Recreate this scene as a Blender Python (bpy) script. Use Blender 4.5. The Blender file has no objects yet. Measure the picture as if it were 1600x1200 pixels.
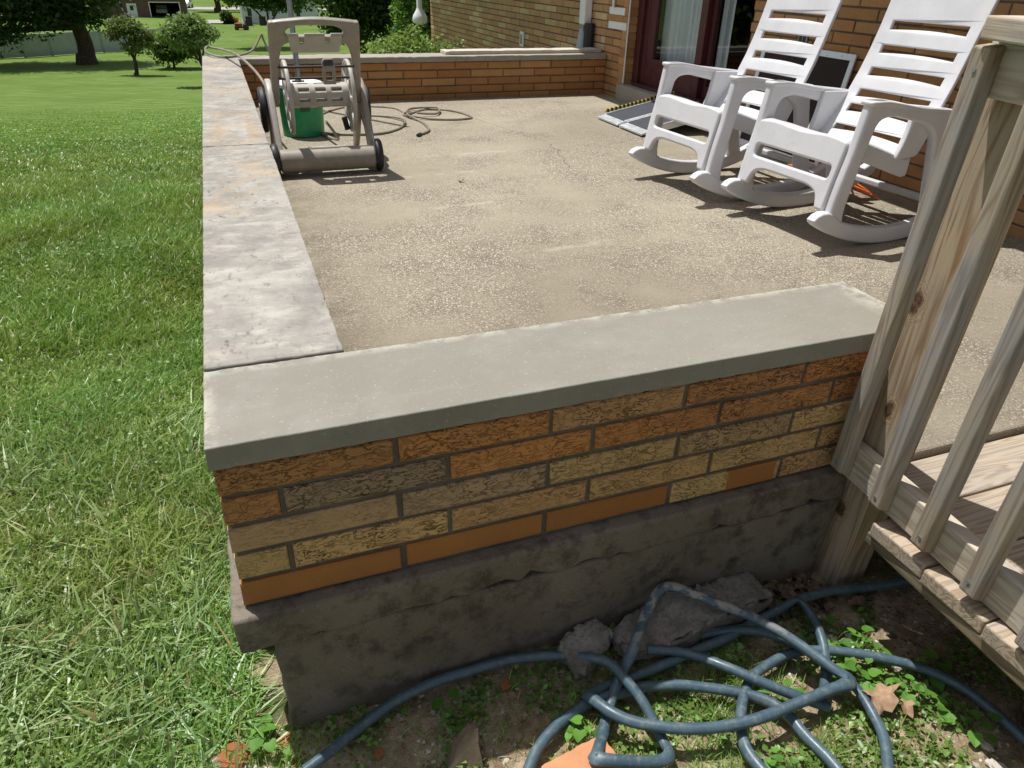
import bpy, bmesh, math, random
import numpy as np
from mathutils import Vector, Matrix, noise
random.seed(7)
RNG = np.random.default_rng(11)
S = bpy.context.scene
COL = S.collection
R = math.radians

# ---------------------------------------------------------------- camera, light, exposure
cam = bpy.data.cameras.new('camera')
cam.sensor_width = 36.0
cam.lens = 1117.2 / 1600 * 36
cam.clip_start = 0.02
cam.clip_end = 3000
camo = bpy.data.objects.new('camera', cam)
COL.objects.link(camo)
YAW, PIT, ROL = 0.3706, 0.5286, 0.0272
fw = Vector((math.sin(YAW) * math.cos(PIT), math.cos(YAW) * math.cos(PIT), -math.sin(PIT)))
rt = Vector((math.cos(YAW), -math.sin(YAW), 0))
up = rt.cross(fw)
r2 = math.cos(ROL) * rt + math.sin(ROL) * up
u2 = -math.sin(ROL) * rt + math.cos(ROL) * up
camo.matrix_world = Matrix(((r2.x, u2.x, -fw.x, 0.1159), (r2.y, u2.y, -fw.y, -1.0558), (r2.z, u2.z, -fw.z, 0.7304), (0, 0, 0, 1)))
S.camera = camo

SUN_EL, SUN_AZ = R(69.8), R(33)          # azimuth: shadows run towards -Y, turned this much to +X
w = bpy.data.worlds.new('World')
S.world = w
w.use_nodes = True
nt = w.node_tree
sky = nt.nodes.new('ShaderNodeTexSky')
sky.sky_type = 'NISHITA'
sky.sun_disc = False
sky.sun_elevation = SUN_EL
sky.sun_rotation = -SUN_AZ
sky.dust_density = 1.5
hs = nt.nodes.new('ShaderNodeHueSaturation')          # white balance of the phone: sky light less blue
hs.inputs['Saturation'].default_value = 0.42
nt.links.new(sky.outputs[0], hs.inputs['Color'])
nt.links.new(hs.outputs[0], nt.nodes['Background'].inputs[0])
nt.nodes['Background'].inputs[1].default_value = 0.098
sl = bpy.data.lights.new('sun', 'SUN')
sl.energy = 4.9
sl.angle = R(0.55)
sl.color = (1.0, 0.965, 0.915)
so = bpy.data.objects.new('sun', sl)
COL.objects.link(so)
ldir = Vector((math.sin(SUN_AZ) * math.cos(SUN_EL), -math.cos(SUN_AZ) * math.cos(SUN_EL), -math.sin(SUN_EL)))
so.rotation_euler = ldir.to_track_quat('-Z', 'Y').to_euler()
so.location = (-3, 4, 12)
S.view_settings.view_transform = 'Standard'
S.view_settings.look = 'None'
S.view_settings.exposure = 0.12
S.view_settings.gamma = 1.0

# ---------------------------------------------------------------- tagging helpers
def tag(o, label=None, cat=None, group=None, kind=None):
    if label: o['label'] = label
    if cat: o['category'] = cat
    if group: o['group'] = group
    if kind: o['kind'] = kind
    return o

def thing(name, label, cat, loc=(0, 0, 0), rz=0.0, group=None):
    o = bpy.data.objects.new(name, None)
    o.empty_display_size = 0.1
    COL.objects.link(o)
    o.location = loc
    o.rotation_euler = (0, 0, rz)
    return tag(o, label, cat, group)

def link(name, me, m=None, parent=None):
    o = bpy.data.objects.new(name, me)
    COL.objects.link(o)
    if m is not None and not me.materials: me.materials.append(m)
    if parent: o.parent = parent
    return o

def smooth(me, ang=35):
    for p in me.polygons: p.use_smooth = True
    me.set_sharp_from_angle(angle=R(ang))

def bevel(o, wd=0.004, seg=2, ang=30):
    b = o.modifiers.new('bevel', 'BEVEL')
    b.width = wd; b.segments = seg; b.limit_method = 'ANGLE'; b.angle_limit = R(ang)
    return o

# ---------------------------------------------------------------- mesh builders
class MB:
    """collects shapes into one mesh, with an optional colour per vertex"""
    def __init__(s): s.v = []; s.f = []; s.c = []
    def add(s, vs, fs, col=(1, 1, 1, 1)):
        n = len(s.v); s.v += [tuple(p) for p in vs]; s.f += [tuple(i + n for i in f) for f in fs]
        s.c += [col] * len(vs)
    def box(s, x0, x1, y0, y1, z0, z1, col=(1, 1, 1, 1), M=None):
        vs = [(x0, y0, z0), (x1, y0, z0), (x1, y1, z0), (x0, y1, z0), (x0, y0, z1), (x1, y0, z1), (x1, y1, z1), (x0, y1, z1)]
        if M is not None: vs = [M @ Vector(p) for p in vs]
        s.add(vs, [(0, 3, 2, 1), (4, 5, 6, 7), (0, 1, 5, 4), (1, 2, 6, 5), (2, 3, 7, 6), (3, 0, 4, 7)], col)
    def cyl(s, a, b, r, r2_=None, n=20, col=(1, 1, 1, 1), caps=True):
        a = Vector(a); b = Vector(b); r2_ = r if r2_ is None else r2_
        d = (b - a).normalized(); p = d.orthogonal().normalized(); q = d.cross(p)
        vs = []
        for c, rr in ((a, r), (b, r2_)):
            for i in range(n):
                t = 2 * math.pi * i / n
                vs.append(c + p * (math.cos(t) * rr) + q * (math.sin(t) * rr))
        fs = [(i, (i + 1) % n, n + (i + 1) % n, n + i) for i in range(n)]
        if caps: fs += [tuple(range(n - 1, -1, -1)), tuple(range(n, 2 * n))]
        s.add(vs, fs, col)
    def lathe(s, prof, c=(0, 0, 0), n=32, col=(1, 1, 1, 1), sx=1, sy=1):
        vs = []; fs = []
        for r, z in prof:
            for i in range(n):
                t = 2 * math.pi * i / n
                vs.append((c[0] + r * math.cos(t) * sx, c[1] + r * math.sin(t) * sy, c[2] + z))
        for k in range(len(prof) - 1):
            for i in range(n):
                j = (i + 1) % n
                fs.append((k * n + i, k * n + j, (k + 1) * n + j, (k + 1) * n + i))
        fs.append(tuple(range(n - 1, -1, -1))); fs.append(tuple((len(prof) - 1) * n + i for i in range(n)))
        s.add(vs, fs, col)
    def tube(s, pts, r, n=10, col=(1, 1, 1, 1), sub=6, taper=None, flat=None):
        pts = [Vector(p) for p in pts]
        P = []
        for i in range(len(pts) - 1):
            p0 = pts[max(i - 1, 0)]; p1 = pts[i]; p2 = pts[i + 1]; p3 = pts[min(i + 2, len(pts) - 1)]
            for k in range(sub):
                t = k / sub
                P.append(0.5 * ((2 * p1) + (p2 - p0) * t + (2 * p0 - 5 * p1 + 4 * p2 - p3) * t * t + (-p0 + 3 * p1 - 3 * p2 + p3) * t ** 3))
        P.append(pts[-1])
        vs = []; fs = []
        T = (P[1] - P[0]).normalized(); nrm = T.orthogonal().normalized()
        for i, p in enumerate(P):
            T2 = (P[min(i + 1, len(P) - 1)] - P[max(i - 1, 0)]).normalized()
            nrm = (nrm - T2 * nrm.dot(T2)).normalized(); bi = T2.cross(nrm)
            rr = r if taper is None else r * (1 + (taper - 1) * i / (len(P) - 1))
            fl = 1.0
            if flat:
                k_ = 0
                for q_ in range(max(i - 3, 1), min(i + 4, len(P) - 1)):
                    k_ = max(k_, (1 - abs(q_ - i) / 4) * min(1, (P[q_ + 1] - P[q_]).angle(P[q_] - P[q_ - 1], 0) / 0.5))
                fl = 1 - flat * k_
            for k in range(n):
                a = 2 * math.pi * k / n
                vs.append(p + nrm * math.cos(a) * rr * fl + bi * math.sin(a) * rr * (2 - fl if fl < 1 else 1))
        for i in range(len(P) - 1):
            for k in range(n):
                j = (k + 1) % n
                fs.append((i * n + k, i * n + j, (i + 1) * n + j, (i + 1) * n + k))
        fs.append(tuple(range(n - 1, -1, -1))); m_ = (len(P) - 1) * n; fs.append(tuple(m_ + k for k in range(n)))
        s.add(vs, fs, col)
    def build(s, name, m, parent=None, ang=35, sm=True):
        me = bpy.data.meshes.new(name)
        me.from_pydata(s.v, [], s.f)
        a = me.color_attributes.new('Col', 'FLOAT_COLOR', 'POINT')
        a.data.foreach_set('color', np.array(s.c, dtype=np.float32).ravel())
        if sm: smooth(me, ang)
        return link(name, me, m, parent)

def tri_mesh(name, V, T, C_, m, parent=None, shade=True):
    """bulk triangle mesh from numpy arrays"""
    me = bpy.data.meshes.new(name)
    me.vertices.add(len(V)); me.vertices.foreach_set('co', V.astype(np.float32).ravel())
    me.loops.add(T.size); me.loops.foreach_set('vertex_index', T.astype(np.int32).ravel())
    me.polygons.add(len(T)); me.polygons.foreach_set('loop_start', np.arange(0, T.size, 3, dtype=np.int32))
    me.update(calc_edges=True)
    a = me.color_attributes.new('Col', 'FLOAT_COLOR', 'POINT')
    if C_.shape[1] == 3: C_ = np.concatenate([C_, np.ones((len(C_), 1))], 1)
    a.data.foreach_set('color', C_.astype(np.float32).ravel())
    if shade: me.polygons.foreach_set('use_smooth', np.ones(len(T), dtype=bool))
    return link(name, me, m, parent)

def fillet(pts, r, n=5):
    out = []; L = len(pts)
    for i in range(L):
        p = Vector(pts[i][:2]); a = Vector(pts[i - 1][:2]); b = Vector(pts[(i + 1) % L][:2])
        rr = pts[i][2] if len(pts[i]) > 2 else r
        da = (a - p); db = (b - p)
        k = min(rr, da.length * 0.48, db.length * 0.48)
        s_ = p + da.normalized() * k; e = p + db.normalized() * k
        if k < 1e-5: out.append(tuple(p)); continue
        for j in range(n + 1):
            t = j / n
            q = s_ * (1 - t) ** 2 + p * 2 * t * (1 - t) + e * t * t
            out.append((q.x, q.y))
    return out

def plate(name, outer, holes, thick, bev, M, m, parent=None, warp=None, dense=0.0):
    """flat outline with holes, given thickness and rounded edges, placed by matrix M"""
    cu = bpy.data.curves.new('c', 'CURVE'); cu.dimensions = '2D'; cu.fill_mode = 'BOTH'
    cu.extrude = max(thick / 2 - bev, 0.0005); cu.bevel_depth = bev; cu.offset = -bev; cu.bevel_resolution = 2
    for pl in [outer] + list(holes):
        if dense:
            q = []
            for i in range(len(pl)):
                a = pl[i]; b = pl[(i + 1) % len(pl)]; d = math.hypot(b[0] - a[0], b[1] - a[1]); k = max(1, int(d / dense))
                q += [(a[0] + (b[0] - a[0]) * t / k, a[1] + (b[1] - a[1]) * t / k) for t in range(k)]
            pl = q
        sp = cu.splines.new('POLY'); sp.points.add(len(pl) - 1)
        for i, p in enumerate(pl): sp.points[i].co = (p[0], p[1], 0, 1)
        sp.use_cyclic_u = True
    o = bpy.data.objects.new('c', cu); COL.objects.link(o)
    dg = bpy.context.evaluated_depsgraph_get()
    me = bpy.data.meshes.new_from_object(o.evaluated_get(dg))
    bpy.data.objects.remove(o); bpy.data.curves.remove(cu)
    me.name = name
    if warp:
        for v in me.vertices: v.co = warp(v.co)
    if M is not None: me.transform(M)
    me.materials.clear()
    smooth(me, 38)
    return link(name, me, m, parent)

def axes(o, a, b):
    """matrix whose local X runs along a and local Y along b, from origin o"""
    a = Vector(a).normalized(); b = Vector(b).normalized(); c = a.cross(b)
    return Matrix(((a.x, b.x, c.x, o[0]), (a.y, b.y, c.y, o[1]), (a.z, b.z, c.z, o[2]), (0, 0, 0, 1)))

def rough_slab(name, x0, x1, y0, y1, z0, z1, step, amp, freq, m, parent=None, seed=0, bev=0.004):
    bm = bmesh.new()
    nx = max(1, int((x1 - x0) / step)); ny = max(1, int((y1 - y0) / step)); nz = max(1, int((z1 - z0) / (step)))
    xs = np.linspace(x0, x1, nx + 1); ys = np.linspace(y0, y1, ny + 1); zs = np.linspace(z0, z1, nz + 1)
    cache = {}
    def V(i, j, k):
        key = (i, j, k)
        if key not in cache:
            p = Vector((xs[i], ys[j], zs[k]))
            edge = ((i in (0, nx)) + (j in (0, ny)) + (k in (0, nz)))
            a_ = amp * (0.45 if edge == 1 else 1.0)
            d = noise.noise_vector(p * freq + Vector((seed, 0, 0))) * a_ + noise.noise_vector(p * freq * 4.1 + Vector((0, seed, 0))) * a_ * 0.6
            if edge >= 2:
                c_ = Vector(((x0 + x1) / 2, (y0 + y1) / 2, (z0 + z1) / 2)); n_ = Vector((0 if 0 < i < nx else (1 if i else -1), 0 if 0 < j < ny else (1 if j else -1), 0 if 0 < k < nz else (1 if k else -1)))
                d -= n_ * (abs(noise.noise(p * 45 + Vector((seed, seed, 0)))) ** 2 * amp * 6)
            cache[key] = bm.verts.new(p + d)
        return cache[key]
    for i in range(nx):
        for j in range(ny):
            bm.faces.new((V(i, j, 0), V(i, j + 1, 0), V(i + 1, j + 1, 0), V(i + 1, j, 0)))
            bm.faces.new((V(i, j, nz), V(i + 1, j, nz), V(i + 1, j + 1, nz), V(i, j + 1, nz)))
    for i in range(nx):
        for k in range(nz):
            bm.faces.new((V(i, 0, k), V(i + 1, 0, k), V(i + 1, 0, k + 1), V(i, 0, k + 1)))
            bm.faces.new((V(i, ny, k), V(i, ny, k + 1), V(i + 1, ny, k + 1), V(i + 1, ny, k)))
    for j in range(ny):
        for k in range(nz):
            bm.faces.new((V(0, j, k), V(0, j, k + 1), V(0, j + 1, k + 1), V(0, j + 1, k)))
            bm.faces.new((V(nx, j, k), V(nx, j + 1, k), V(nx, j + 1, k + 1), V(nx, j, k + 1)))
    me = bpy.data.meshes.new(name); bm.to_mesh(me); bm.free()
    smooth(me, 50)
    o = link(name, me, m, parent)
    if bev: bevel(o, bev, 2, 50)
    return o

# ---------------------------------------------------------------- material helpers
class G:
    def __init__(s, name, rough=0.6, spec=0.4):
        s.m = bpy.data.materials.new(name); s.m.use_nodes = True; s.nt = s.m.node_tree
        s.b = s.nt.nodes['Principled BSDF']; s.b.inputs['Roughness'].default_value = rough
        s.b.inputs['Specular IOR Level'].default_value = spec
        s.tc = s.n('ShaderNodeTexCoord'); s.src = s.tc.outputs['Object']
    def n(s, t, **k):
        x = s.nt.nodes.new(t)
        for a, b in k.items(): setattr(x, a, b)
        return x
    def l(s, a, b): s.nt.links.new(a, b)
    def put(s, sock, v):
        if isinstance(v, (int, float)): sock.default_value = v
        elif isinstance(v, (tuple, list)): sock.default_value = v if len(sock.default_value) == len(v) else (*v, 1)
        else: s.l(v, sock)
    def pos(s): s.src = s.n('ShaderNodeNewGeometry').outputs['Position']; return s
    def rnd(s):
        oi = s.n('ShaderNodeObjectInfo'); v = s.n('ShaderNodeVectorMath', operation='MULTIPLY_ADD')
        s.l(oi.outputs['Random'], v.inputs[0]); v.inputs[1].default_value = (37, 19, 7); s.l(s.src, v.inputs[2]); s.src = v.outputs[0]; return s
    def map(s, sc=(1, 1, 1), rot=(0, 0, 0), off=(0, 0, 0)):
        x = s.n('ShaderNodeMapping'); s.l(s.src, x.inputs[0]); x.inputs['Scale'].default_value = sc; x.inputs['Rotation'].default_value = rot; x.inputs['Location'].default_value = off
        return x.outputs[0]
    def noise(s, sc, det=4, ro=0.55, dist=0.0, vec=None):
        x = s.n('ShaderNodeTexNoise'); x.inputs['Scale'].default_value = sc; x.inputs['Detail'].default_value = det
        x.inputs['Roughness'].default_value = ro; x.inputs['Distortion'].default_value = dist
        s.l(vec if vec is not None else s.src, x.inputs['Vector']); return x.outputs[0]
    def vor(s, sc, feature='F1', out='Distance', vec=None, rnd=1.0):
        x = s.n('ShaderNodeTexVoronoi', feature=feature); x.inputs['Scale'].default_value = sc; x.inputs['Randomness'].default_value = rnd
        s.l(vec if vec is not None else s.src, x.inputs['Vector']); return x.outputs[out]
    def wave(s, sc, dist=3, det=2, vec=None, axis='X', ds=1.0, typ='BANDS'):
        x = s.n('ShaderNodeTexWave', wave_type=typ); x.inputs['Scale'].default_value = sc; x.inputs['Distortion'].default_value = dist
        x.inputs['Detail'].default_value = det; x.inputs['Detail Scale'].default_value = ds
        if typ == 'BANDS': x.bands_direction = axis
        s.l(vec if vec is not None else s.src, x.inputs['Vector']); return x.outputs['Fac']
    def ramp(s, v, a, b, lo=0.0, hi=1.0):
        x = s.n('ShaderNodeMapRange'); x.clamp = True; s.put(x.inputs[0], v)
        x.inputs[1].default_value = a; x.inputs[2].default_value = b; x.inputs[3].default_value = lo; x.inputs[4].default_value = hi
        return x.outputs[0]
    def mix(s, f, a, b, mode='MIX'):
        x = s.n('ShaderNodeMix', data_type='RGBA', blend_type=mode); s.put(x.inputs[0], f); s.put(x.inputs[6], a); s.put(x.inputs[7], b); return x.outputs[2]
    def math(s, op, a, b=0.0, c=0.0):
        x = s.n('ShaderNodeMath', operation=op); s.put(x.inputs[0], a); s.put(x.inputs[1], b); s.put(x.inputs[2], c); return x.outputs[0]
    def sep(s, v=None):
        x = s.n('ShaderNodeSeparateXYZ'); s.l(v if v is not None else s.src, x.inputs[0]); return x.outputs
    def attr(s, nm='Col'):
        x = s.n('ShaderNodeVertexColor', layer_name=nm); return x.outputs[0], x.outputs[1]
    def bump(s, h, st=0.4, d=0.002):
        x = s.n('ShaderNodeBump'); x.inputs['Strength'].default_value = st; x.inputs['Distance'].default_value = d
        s.l(h, x.inputs['Height'])
        if s.b.inputs['Normal'].links: s.l(s.b.inputs['Normal'].links[0].from_socket, x.inputs['Normal'])
        s.l(x.outputs[0], s.b.inputs['Normal'])
    def col(s, v): s.put(s.b.inputs['Base Color'], v); return s
    def rough(s, v): s.put(s.b.inputs['Roughness'], v); return s

def plain(name, c, rough=0.5, spec=0.4, metal=0.0, var=0.12, bump=0.0, sc=30):
    g = G(name, rough, spec)
    nz = g.noise(sc, 4)
    f = g.ramp(nz, 0.3, 0.7)
    g.col(g.mix(f, tuple(x * (1 - var) for x in c), tuple(min(1, x * (1 + var)) for x in c)))
    g.b.inputs['Metallic'].default_value = metal
    g.rough(g.ramp(nz, 0.3, 0.7, max(rough - 0.08, 0), min(rough + 0.1, 1)))
    if bump: g.bump(g.noise(sc * 4, 3), bump, 0.001)
    return g.m

# brick: colour per brick in Col, alpha tells how furrowed its face is
def mat_brick(name, furrow=1.0):
    g = G(name, 0.78, 0.25).pos()
    c, a = g.attr()
    big = g.ramp(g.noise(9, 4, 0.6), 0.3, 0.72)
    v = g.map((27, 27, 66))
    n1 = g.noise(1.0, 5, 0.62, 1.6, vec=v)
    line = g.ramp(g.math('ABSOLUTE', g.math('SUBTRACT', n1, 0.5)), 0.004, 0.032, 1.0, 0.0)
    patch = g.ramp(g.noise(14, 3), 0.42, 0.58)
    crack = g.math('MULTIPLY', g.math('MULTIPLY', line, a), g.math('MULTIPLY_ADD', patch, 0.6, 0.4))
    fine = g.noise(420, 3, 0.7)
    base = g.mix(big, g.mix(0.25, c, (0.08, 0.06, 0.045)), c)
    base = g.mix(g.ramp(fine, 0.3, 0.7, 0, 0.35), base, g.mix(0.5, c, (0.5, 0.36, 0.2)))
    base = g.mix(g.math('MULTIPLY', crack, 0.95 * furrow), base, (0.018, 0.014, 0.012))
    base = g.mix(g.ramp(g.noise(5, 5, 0.7), 0.62, 0.75, 0, 0.28), base, (0.30, 0.25, 0.2))
    g.col(base)
    g.bump(g.math('SUBTRACT', g.math('MULTIPLY_ADD', fine, 0.12, g.math('MULTIPLY', n1, a)), g.math('MULTIPLY', crack, 0.9)), 0.75 * furrow, 0.004)
    return g.m

def mat_concrete(name, ca, cb, cc=None, dark=(0.05, 0.045, 0.04), sc=4, stain=0.3, pits=0.5, rough=0.85, bump=0.3, warm=None, stretch=None):
    g = G(name, rough, 0.25).pos()
    if stretch: g.src = g.map(stretch)
    n1 = g.noise(sc, 6, 0.62, 0.4); n2 = g.noise(sc * 7, 5, 0.65); n3 = g.noise(sc * 90, 3, 0.7)
    c = g.mix(g.ramp(n1, 0.33, 0.67), ca, cb)
    if cc: c = g.mix(g.ramp(n2, 0.48, 0.66, 0, 0.75), c, cc)
    c = g.mix(g.ramp(g.noise(sc * 2.3, 7, 0.7), 0.56, 0.74, 0, stain), c, dark)
    if warm: c = g.mix(g.ramp(g.noise(sc * 1.1, 4, 0.55, 0.8), 0.56, 0.68, 0, 0.7), c, warm)
    c = g.mix(g.ramp(n3, 0.62, 0.72, 0, pits), c, dark)
    c = g.mix(g.ramp(n3, 0.38, 0.3, 0, 0.35), c, (0.6, 0.57, 0.52))
    g.col(c)
    g.bump(g.math('MULTIPLY_ADD', n3, 0.5, n2), bump, 0.003)
    return g.m

def mat_wood(name, axis, ca, cb, gray, grayness=0.6, rings=9.0, knots=()):
    g = G(name, 0.75, 0.25)
    obj = g.src
    g.rnd()
    k = {'x': (0.07, 1, 1), 'y': (1, 0.07, 1), 'z': (1, 1, 0.07)}[axis]
    v = g.map(k)
    gr = g.noise(16, 3, 0.5, 0.5, vec=v)
    ring = g.math('PINGPONG', g.math('MULTIPLY', gr, rings), 0.5)
    ring = g.ramp(ring, 0.02, 0.34)
    fib = g.noise(230, 4, 0.7, vec=g.map(tuple(0.05 if q < 1 else 1 for q in k)))
    fib2 = g.noise(60, 4, 0.7, vec=g.map(tuple(0.03 if q < 1 else 1 for q in k)))
    c = g.mix(ring, cb, ca)
    c = g.mix(g.ramp(g.noise(5, 4, 0.6), 0.4, 0.62, 0, grayness), c, g.mix(ring, tuple(q * 0.72 for q in gray), gray))
    c = g.mix(g.ramp(fib, 0.35, 0.65, 0.0, 0.3), c, g.mix(0.5, c, (0.6, 0.5, 0.36)))
    c = g.mix(g.ramp(fib2, 0.60, 0.74, 0.0, 0.5), c, tuple(q * 0.35 for q in cb))
    c = g.mix(g.ramp(g.noise(140, 2, 0.5), 0.74, 0.8, 0, 0.5), c, (0.06, 0.04, 0.025))
    for (kx, ky, kz, kr) in knots:
        d = g.n('ShaderNodeVectorMath', operation='MULTIPLY_ADD'); g.l(obj, d.inputs[0])
        d.inputs[1].default_value = (1, 1, 0.5); d.inputs[2].default_value = (-kx, -ky, -kz * 0.5)
        ln = g.n('ShaderNodeVectorMath', operation='LENGTH'); g.l(d.outputs[0], ln.inputs[0])
        dd = g.math('ADD', ln.outputs['Value'], g.ramp(g.noise(60, 3, vec=obj), 0.3, 0.7, -kr * 0.3, kr * 0.3))
        halo = g.ramp(dd, kr, kr * 2.1, 0.75, 0.0)
        c = g.mix(halo, c, g.mix(g.ramp(g.math('PINGPONG', g.math('MULTIPLY', dd, 160.0), 0.5), 0.1, 0.4), cb, ca))
        c = g.mix(g.ramp(dd, kr * 0.55, kr * 1.05, 0.92, 0.0), c, g.mix(g.ramp(g.noise(150, 3, vec=obj), 0.4, 0.6), (0.035, 0.02, 0.012), (0.13, 0.07, 0.035)))
    g.col(c)
    g.bump(g.math('ADD', g.math('MULTIPLY', ring, 0.35), fib), 0.35, 0.0018)
    return g.m

def mat_leaf(name, trans=0.35, rough=0.5, spec=0.35):
    g = G(name, rough, spec)
    c, a = g.attr()
    g.col(c)
    t = g.n('ShaderNodeBsdfTranslucent'); mx = g.n('ShaderNodeMixShader')
    g.l(g.mix(0.5, c, (0.20, 0.34, 0.03), 'MIX'), t.inputs[0])
    out = g.nt.nodes['Material Output']
    mx.inputs[0].default_value = trans
    g.l(g.b.outputs[0], mx.inputs[1]); g.l(t.outputs[0], mx.inputs[2]); g.l(mx.outputs[0], out.inputs[0])
    return g.m

M = {}
M['brick'] = mat_brick('brick')
M['brick_far'] = mat_brick('brick_plain', 0.45)
M['mortar'] = mat_concrete('mortar', (0.10, 0.088, 0.068), (0.17, 0.15, 0.12), bump=0.5, sc=9)
M['cement_new'] = mat_concrete('fresh cement', (0.225, 0.212, 0.178), (0.262, 0.248, 0.211), cc=(0.27, 0.256, 0.222), dark=(0.19, 0.178, 0.143), sc=1.6, stain=0.25, pits=0.2, bump=0.10, rough=0.6)
M['cement_old'] = mat_concrete('weathered coping', (0.41, 0.385, 0.34), (0.25, 0.238, 0.215), cc=(0.47, 0.445, 0.40), dark=(0.12, 0.11, 0.10), sc=3.0, stain=0.8, pits=0.5, bump=0.3, warm=(0.42, 0.32, 0.20), stretch=(0.55, 1, 1))
M['cement_far'] = mat_concrete('back coping', (0.36, 0.33, 0.28), (0.30, 0.27, 0.23), dark=(0.1, 0.09, 0.08), sc=4, stain=0.4)
M['foundation'] = mat_concrete('old foundation concrete', (0.14, 0.118, 0.09), (0.22, 0.19, 0.15), cc=(0.055, 0.046, 0.036), dark=(0.014, 0.012, 0.010), sc=2.6, stain=0.9, pits=0.8, bump=0.7)

def edit_base(m, fn):
    """re-route a material's base colour through fn(G-like, colour socket)"""
    g = G.__new__(G); g.m = m; g.nt = m.node_tree; g.b = g.nt.nodes['Principled BSDF']
    g.src = g.nt.nodes.new('ShaderNodeNewGeometry').outputs['Position']
    c = g.b.inputs['Base Color'].links[0].from_socket
    g.col(fn(g, c))
def crust(g, c):
    p = g.sep(); nz = g.noise(26, 6, 0.7); n2 = g.noise(7, 5, 0.65)
    e1 = g.ramp(p[1], 0.232, 0.262); e2 = g.ramp(p[0], 0.02, -0.006); e3 = g.ramp(p[0], 1.46, 1.53); e4 = g.math('MULTIPLY', g.ramp(p[1], 0.012, -0.004), 0.7)
    e = g.math('MULTIPLY', g.math('MAXIMUM', g.math('MAXIMUM', e1, e2), e3), g.ramp(p[2], 0.040, 0.045))
    c = g.mix(g.math('MULTIPLY', g.math('MULTIPLY', e, g.ramp(nz, 0.42, 0.56)), 0.75), c, (0.50, 0.48, 0.40))
    streak = g.noise(3.0, 6, 0.65, 0.6, vec=g.map((1, 3.5, 1), rot=(0, 0, 0.12)))
    c = g.mix(g.ramp(streak, 0.5, 0.7, 0, 0.25), c, (0.36, 0.35, 0.30))
    c = g.mix(g.ramp(g.noise(120, 2, 0.5), 0.70, 0.78, 0, 0.55), c, (0.13, 0.12, 0.10))
    c = g.mix(g.math('MULTIPLY', g.ramp(p[2], 0.018, 0.004), g.ramp(g.noise(30, 5, 0.7), 0.5, 0.6, 0, 0.4)), c, (0.36, 0.33, 0.25))
    return c
edit_base(M['cement_new'], crust)
def old(g, c):
    p = g.sep()
    wob = g.ramp(g.noise(18, 5, 0.6), 0.3, 0.7, -0.02, 0.02)
    X = g.math('ADD', p[0], wob); Y = g.math('ADD', p[1], g.math('MULTIPLY', wob, 3.0))
    def rect(x0, x1, y0, y1, s_=0.01):
        a = g.math('MULTIPLY', g.ramp(X, x0, x0 + s_), g.ramp(X, x1, x1 - s_)); b = g.math('MULTIPLY', g.ramp(Y, y0, y0 + s_ * 3), g.ramp(Y, y1, y1 - s_ * 3)); return g.math('MULTIPLY', a, b)
    c = g.mix(g.math('MULTIPLY', rect(0.035, 0.24, 2.32, 3.15, 0.03), 0.6), c, (0.40, 0.31, 0.21))
    c = g.mix(g.math('MULTIPLY', rect(0.075, 0.195, 2.36, 2.95), 0.85), c, (0.42, 0.40, 0.37))
    c = g.mix(g.math('MULTIPLY', rect(0.03, 0.2, 1.62, 1.80, 0.04), 0.6), c, (0.40, 0.31, 0.20))
    c = g.mix(g.math('MULTIPLY', g.ramp(g.noise(55, 6, 0.75, vec=g.map((1, 0.5, 1))), 0.55, 0.68), g.ramp(g.noise(4, 4, 0.6), 0.36, 0.55, 0, 0.9)), c, (0.10, 0.095, 0.088))
    c = g.mix(g.ramp(g.noise(5.5, 6, 0.7), 0.46, 0.64, 0, 0.75), c, (0.20, 0.19, 0.175))
    c = g.mix(g.ramp(g.noise(3.1, 5, 0.6, 1.0), 0.56, 0.66, 0, 0.5), c, (0.42, 0.32, 0.20))
    return c
edit_base(M['cement_old'], old)

# exposed-aggregate patio floor
g = G('patio concrete', 0.85, 0.25).pos()
n1 = g.noise(0.9, 5, 0.6); n2 = g.noise(3.2, 6, 0.65)
c = g.mix(g.ramp(n1, 0.35, 0.65), (0.262, 0.230, 0.170), (0.355, 0.314, 0.238))
c = g.mix(g.ramp(n2, 0.50, 0.68, 0, 0.5), c, (0.165, 0.145, 0.115))
c = g.mix(g.ramp(n2, 0.45, 0.3, 0, 0.3), c, (0.42, 0.36, 0.27))
cell = g.vor(235, out='Color'); cs = g.sep(cell)
wear = g.ramp(g.noise(1.6, 4, 0.6), 0.35, 0.6)
c = g.mix(g.math('MULTIPLY', g.ramp(cs[0], 0.80, 0.9, 0, 0.9), wear), c, (0.68, 0.63, 0.54))
c = g.mix(g.math('MULTIPLY', g.ramp(cs[1], 0.66, 0.8, 0, 0.8), wear), c, (0.11, 0.085, 0.06))
c = g.mix(g.ramp(g.noise(260, 2, 0.6), 0.55, 0.7, 0, 0.35), c, (0.16, 0.125, 0.09))
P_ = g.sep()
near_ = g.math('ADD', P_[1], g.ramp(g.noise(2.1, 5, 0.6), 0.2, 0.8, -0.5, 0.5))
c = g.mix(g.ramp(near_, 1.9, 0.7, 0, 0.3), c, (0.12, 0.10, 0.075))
c = g.mix(g.math('MULTIPLY', g.ramp(P_[0], 0.5, 0.28), g.ramp(g.noise(11, 5, 0.7), 0.4, 0.6, 0, 0.6)), c, (0.10, 0.085, 0.06))
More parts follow.
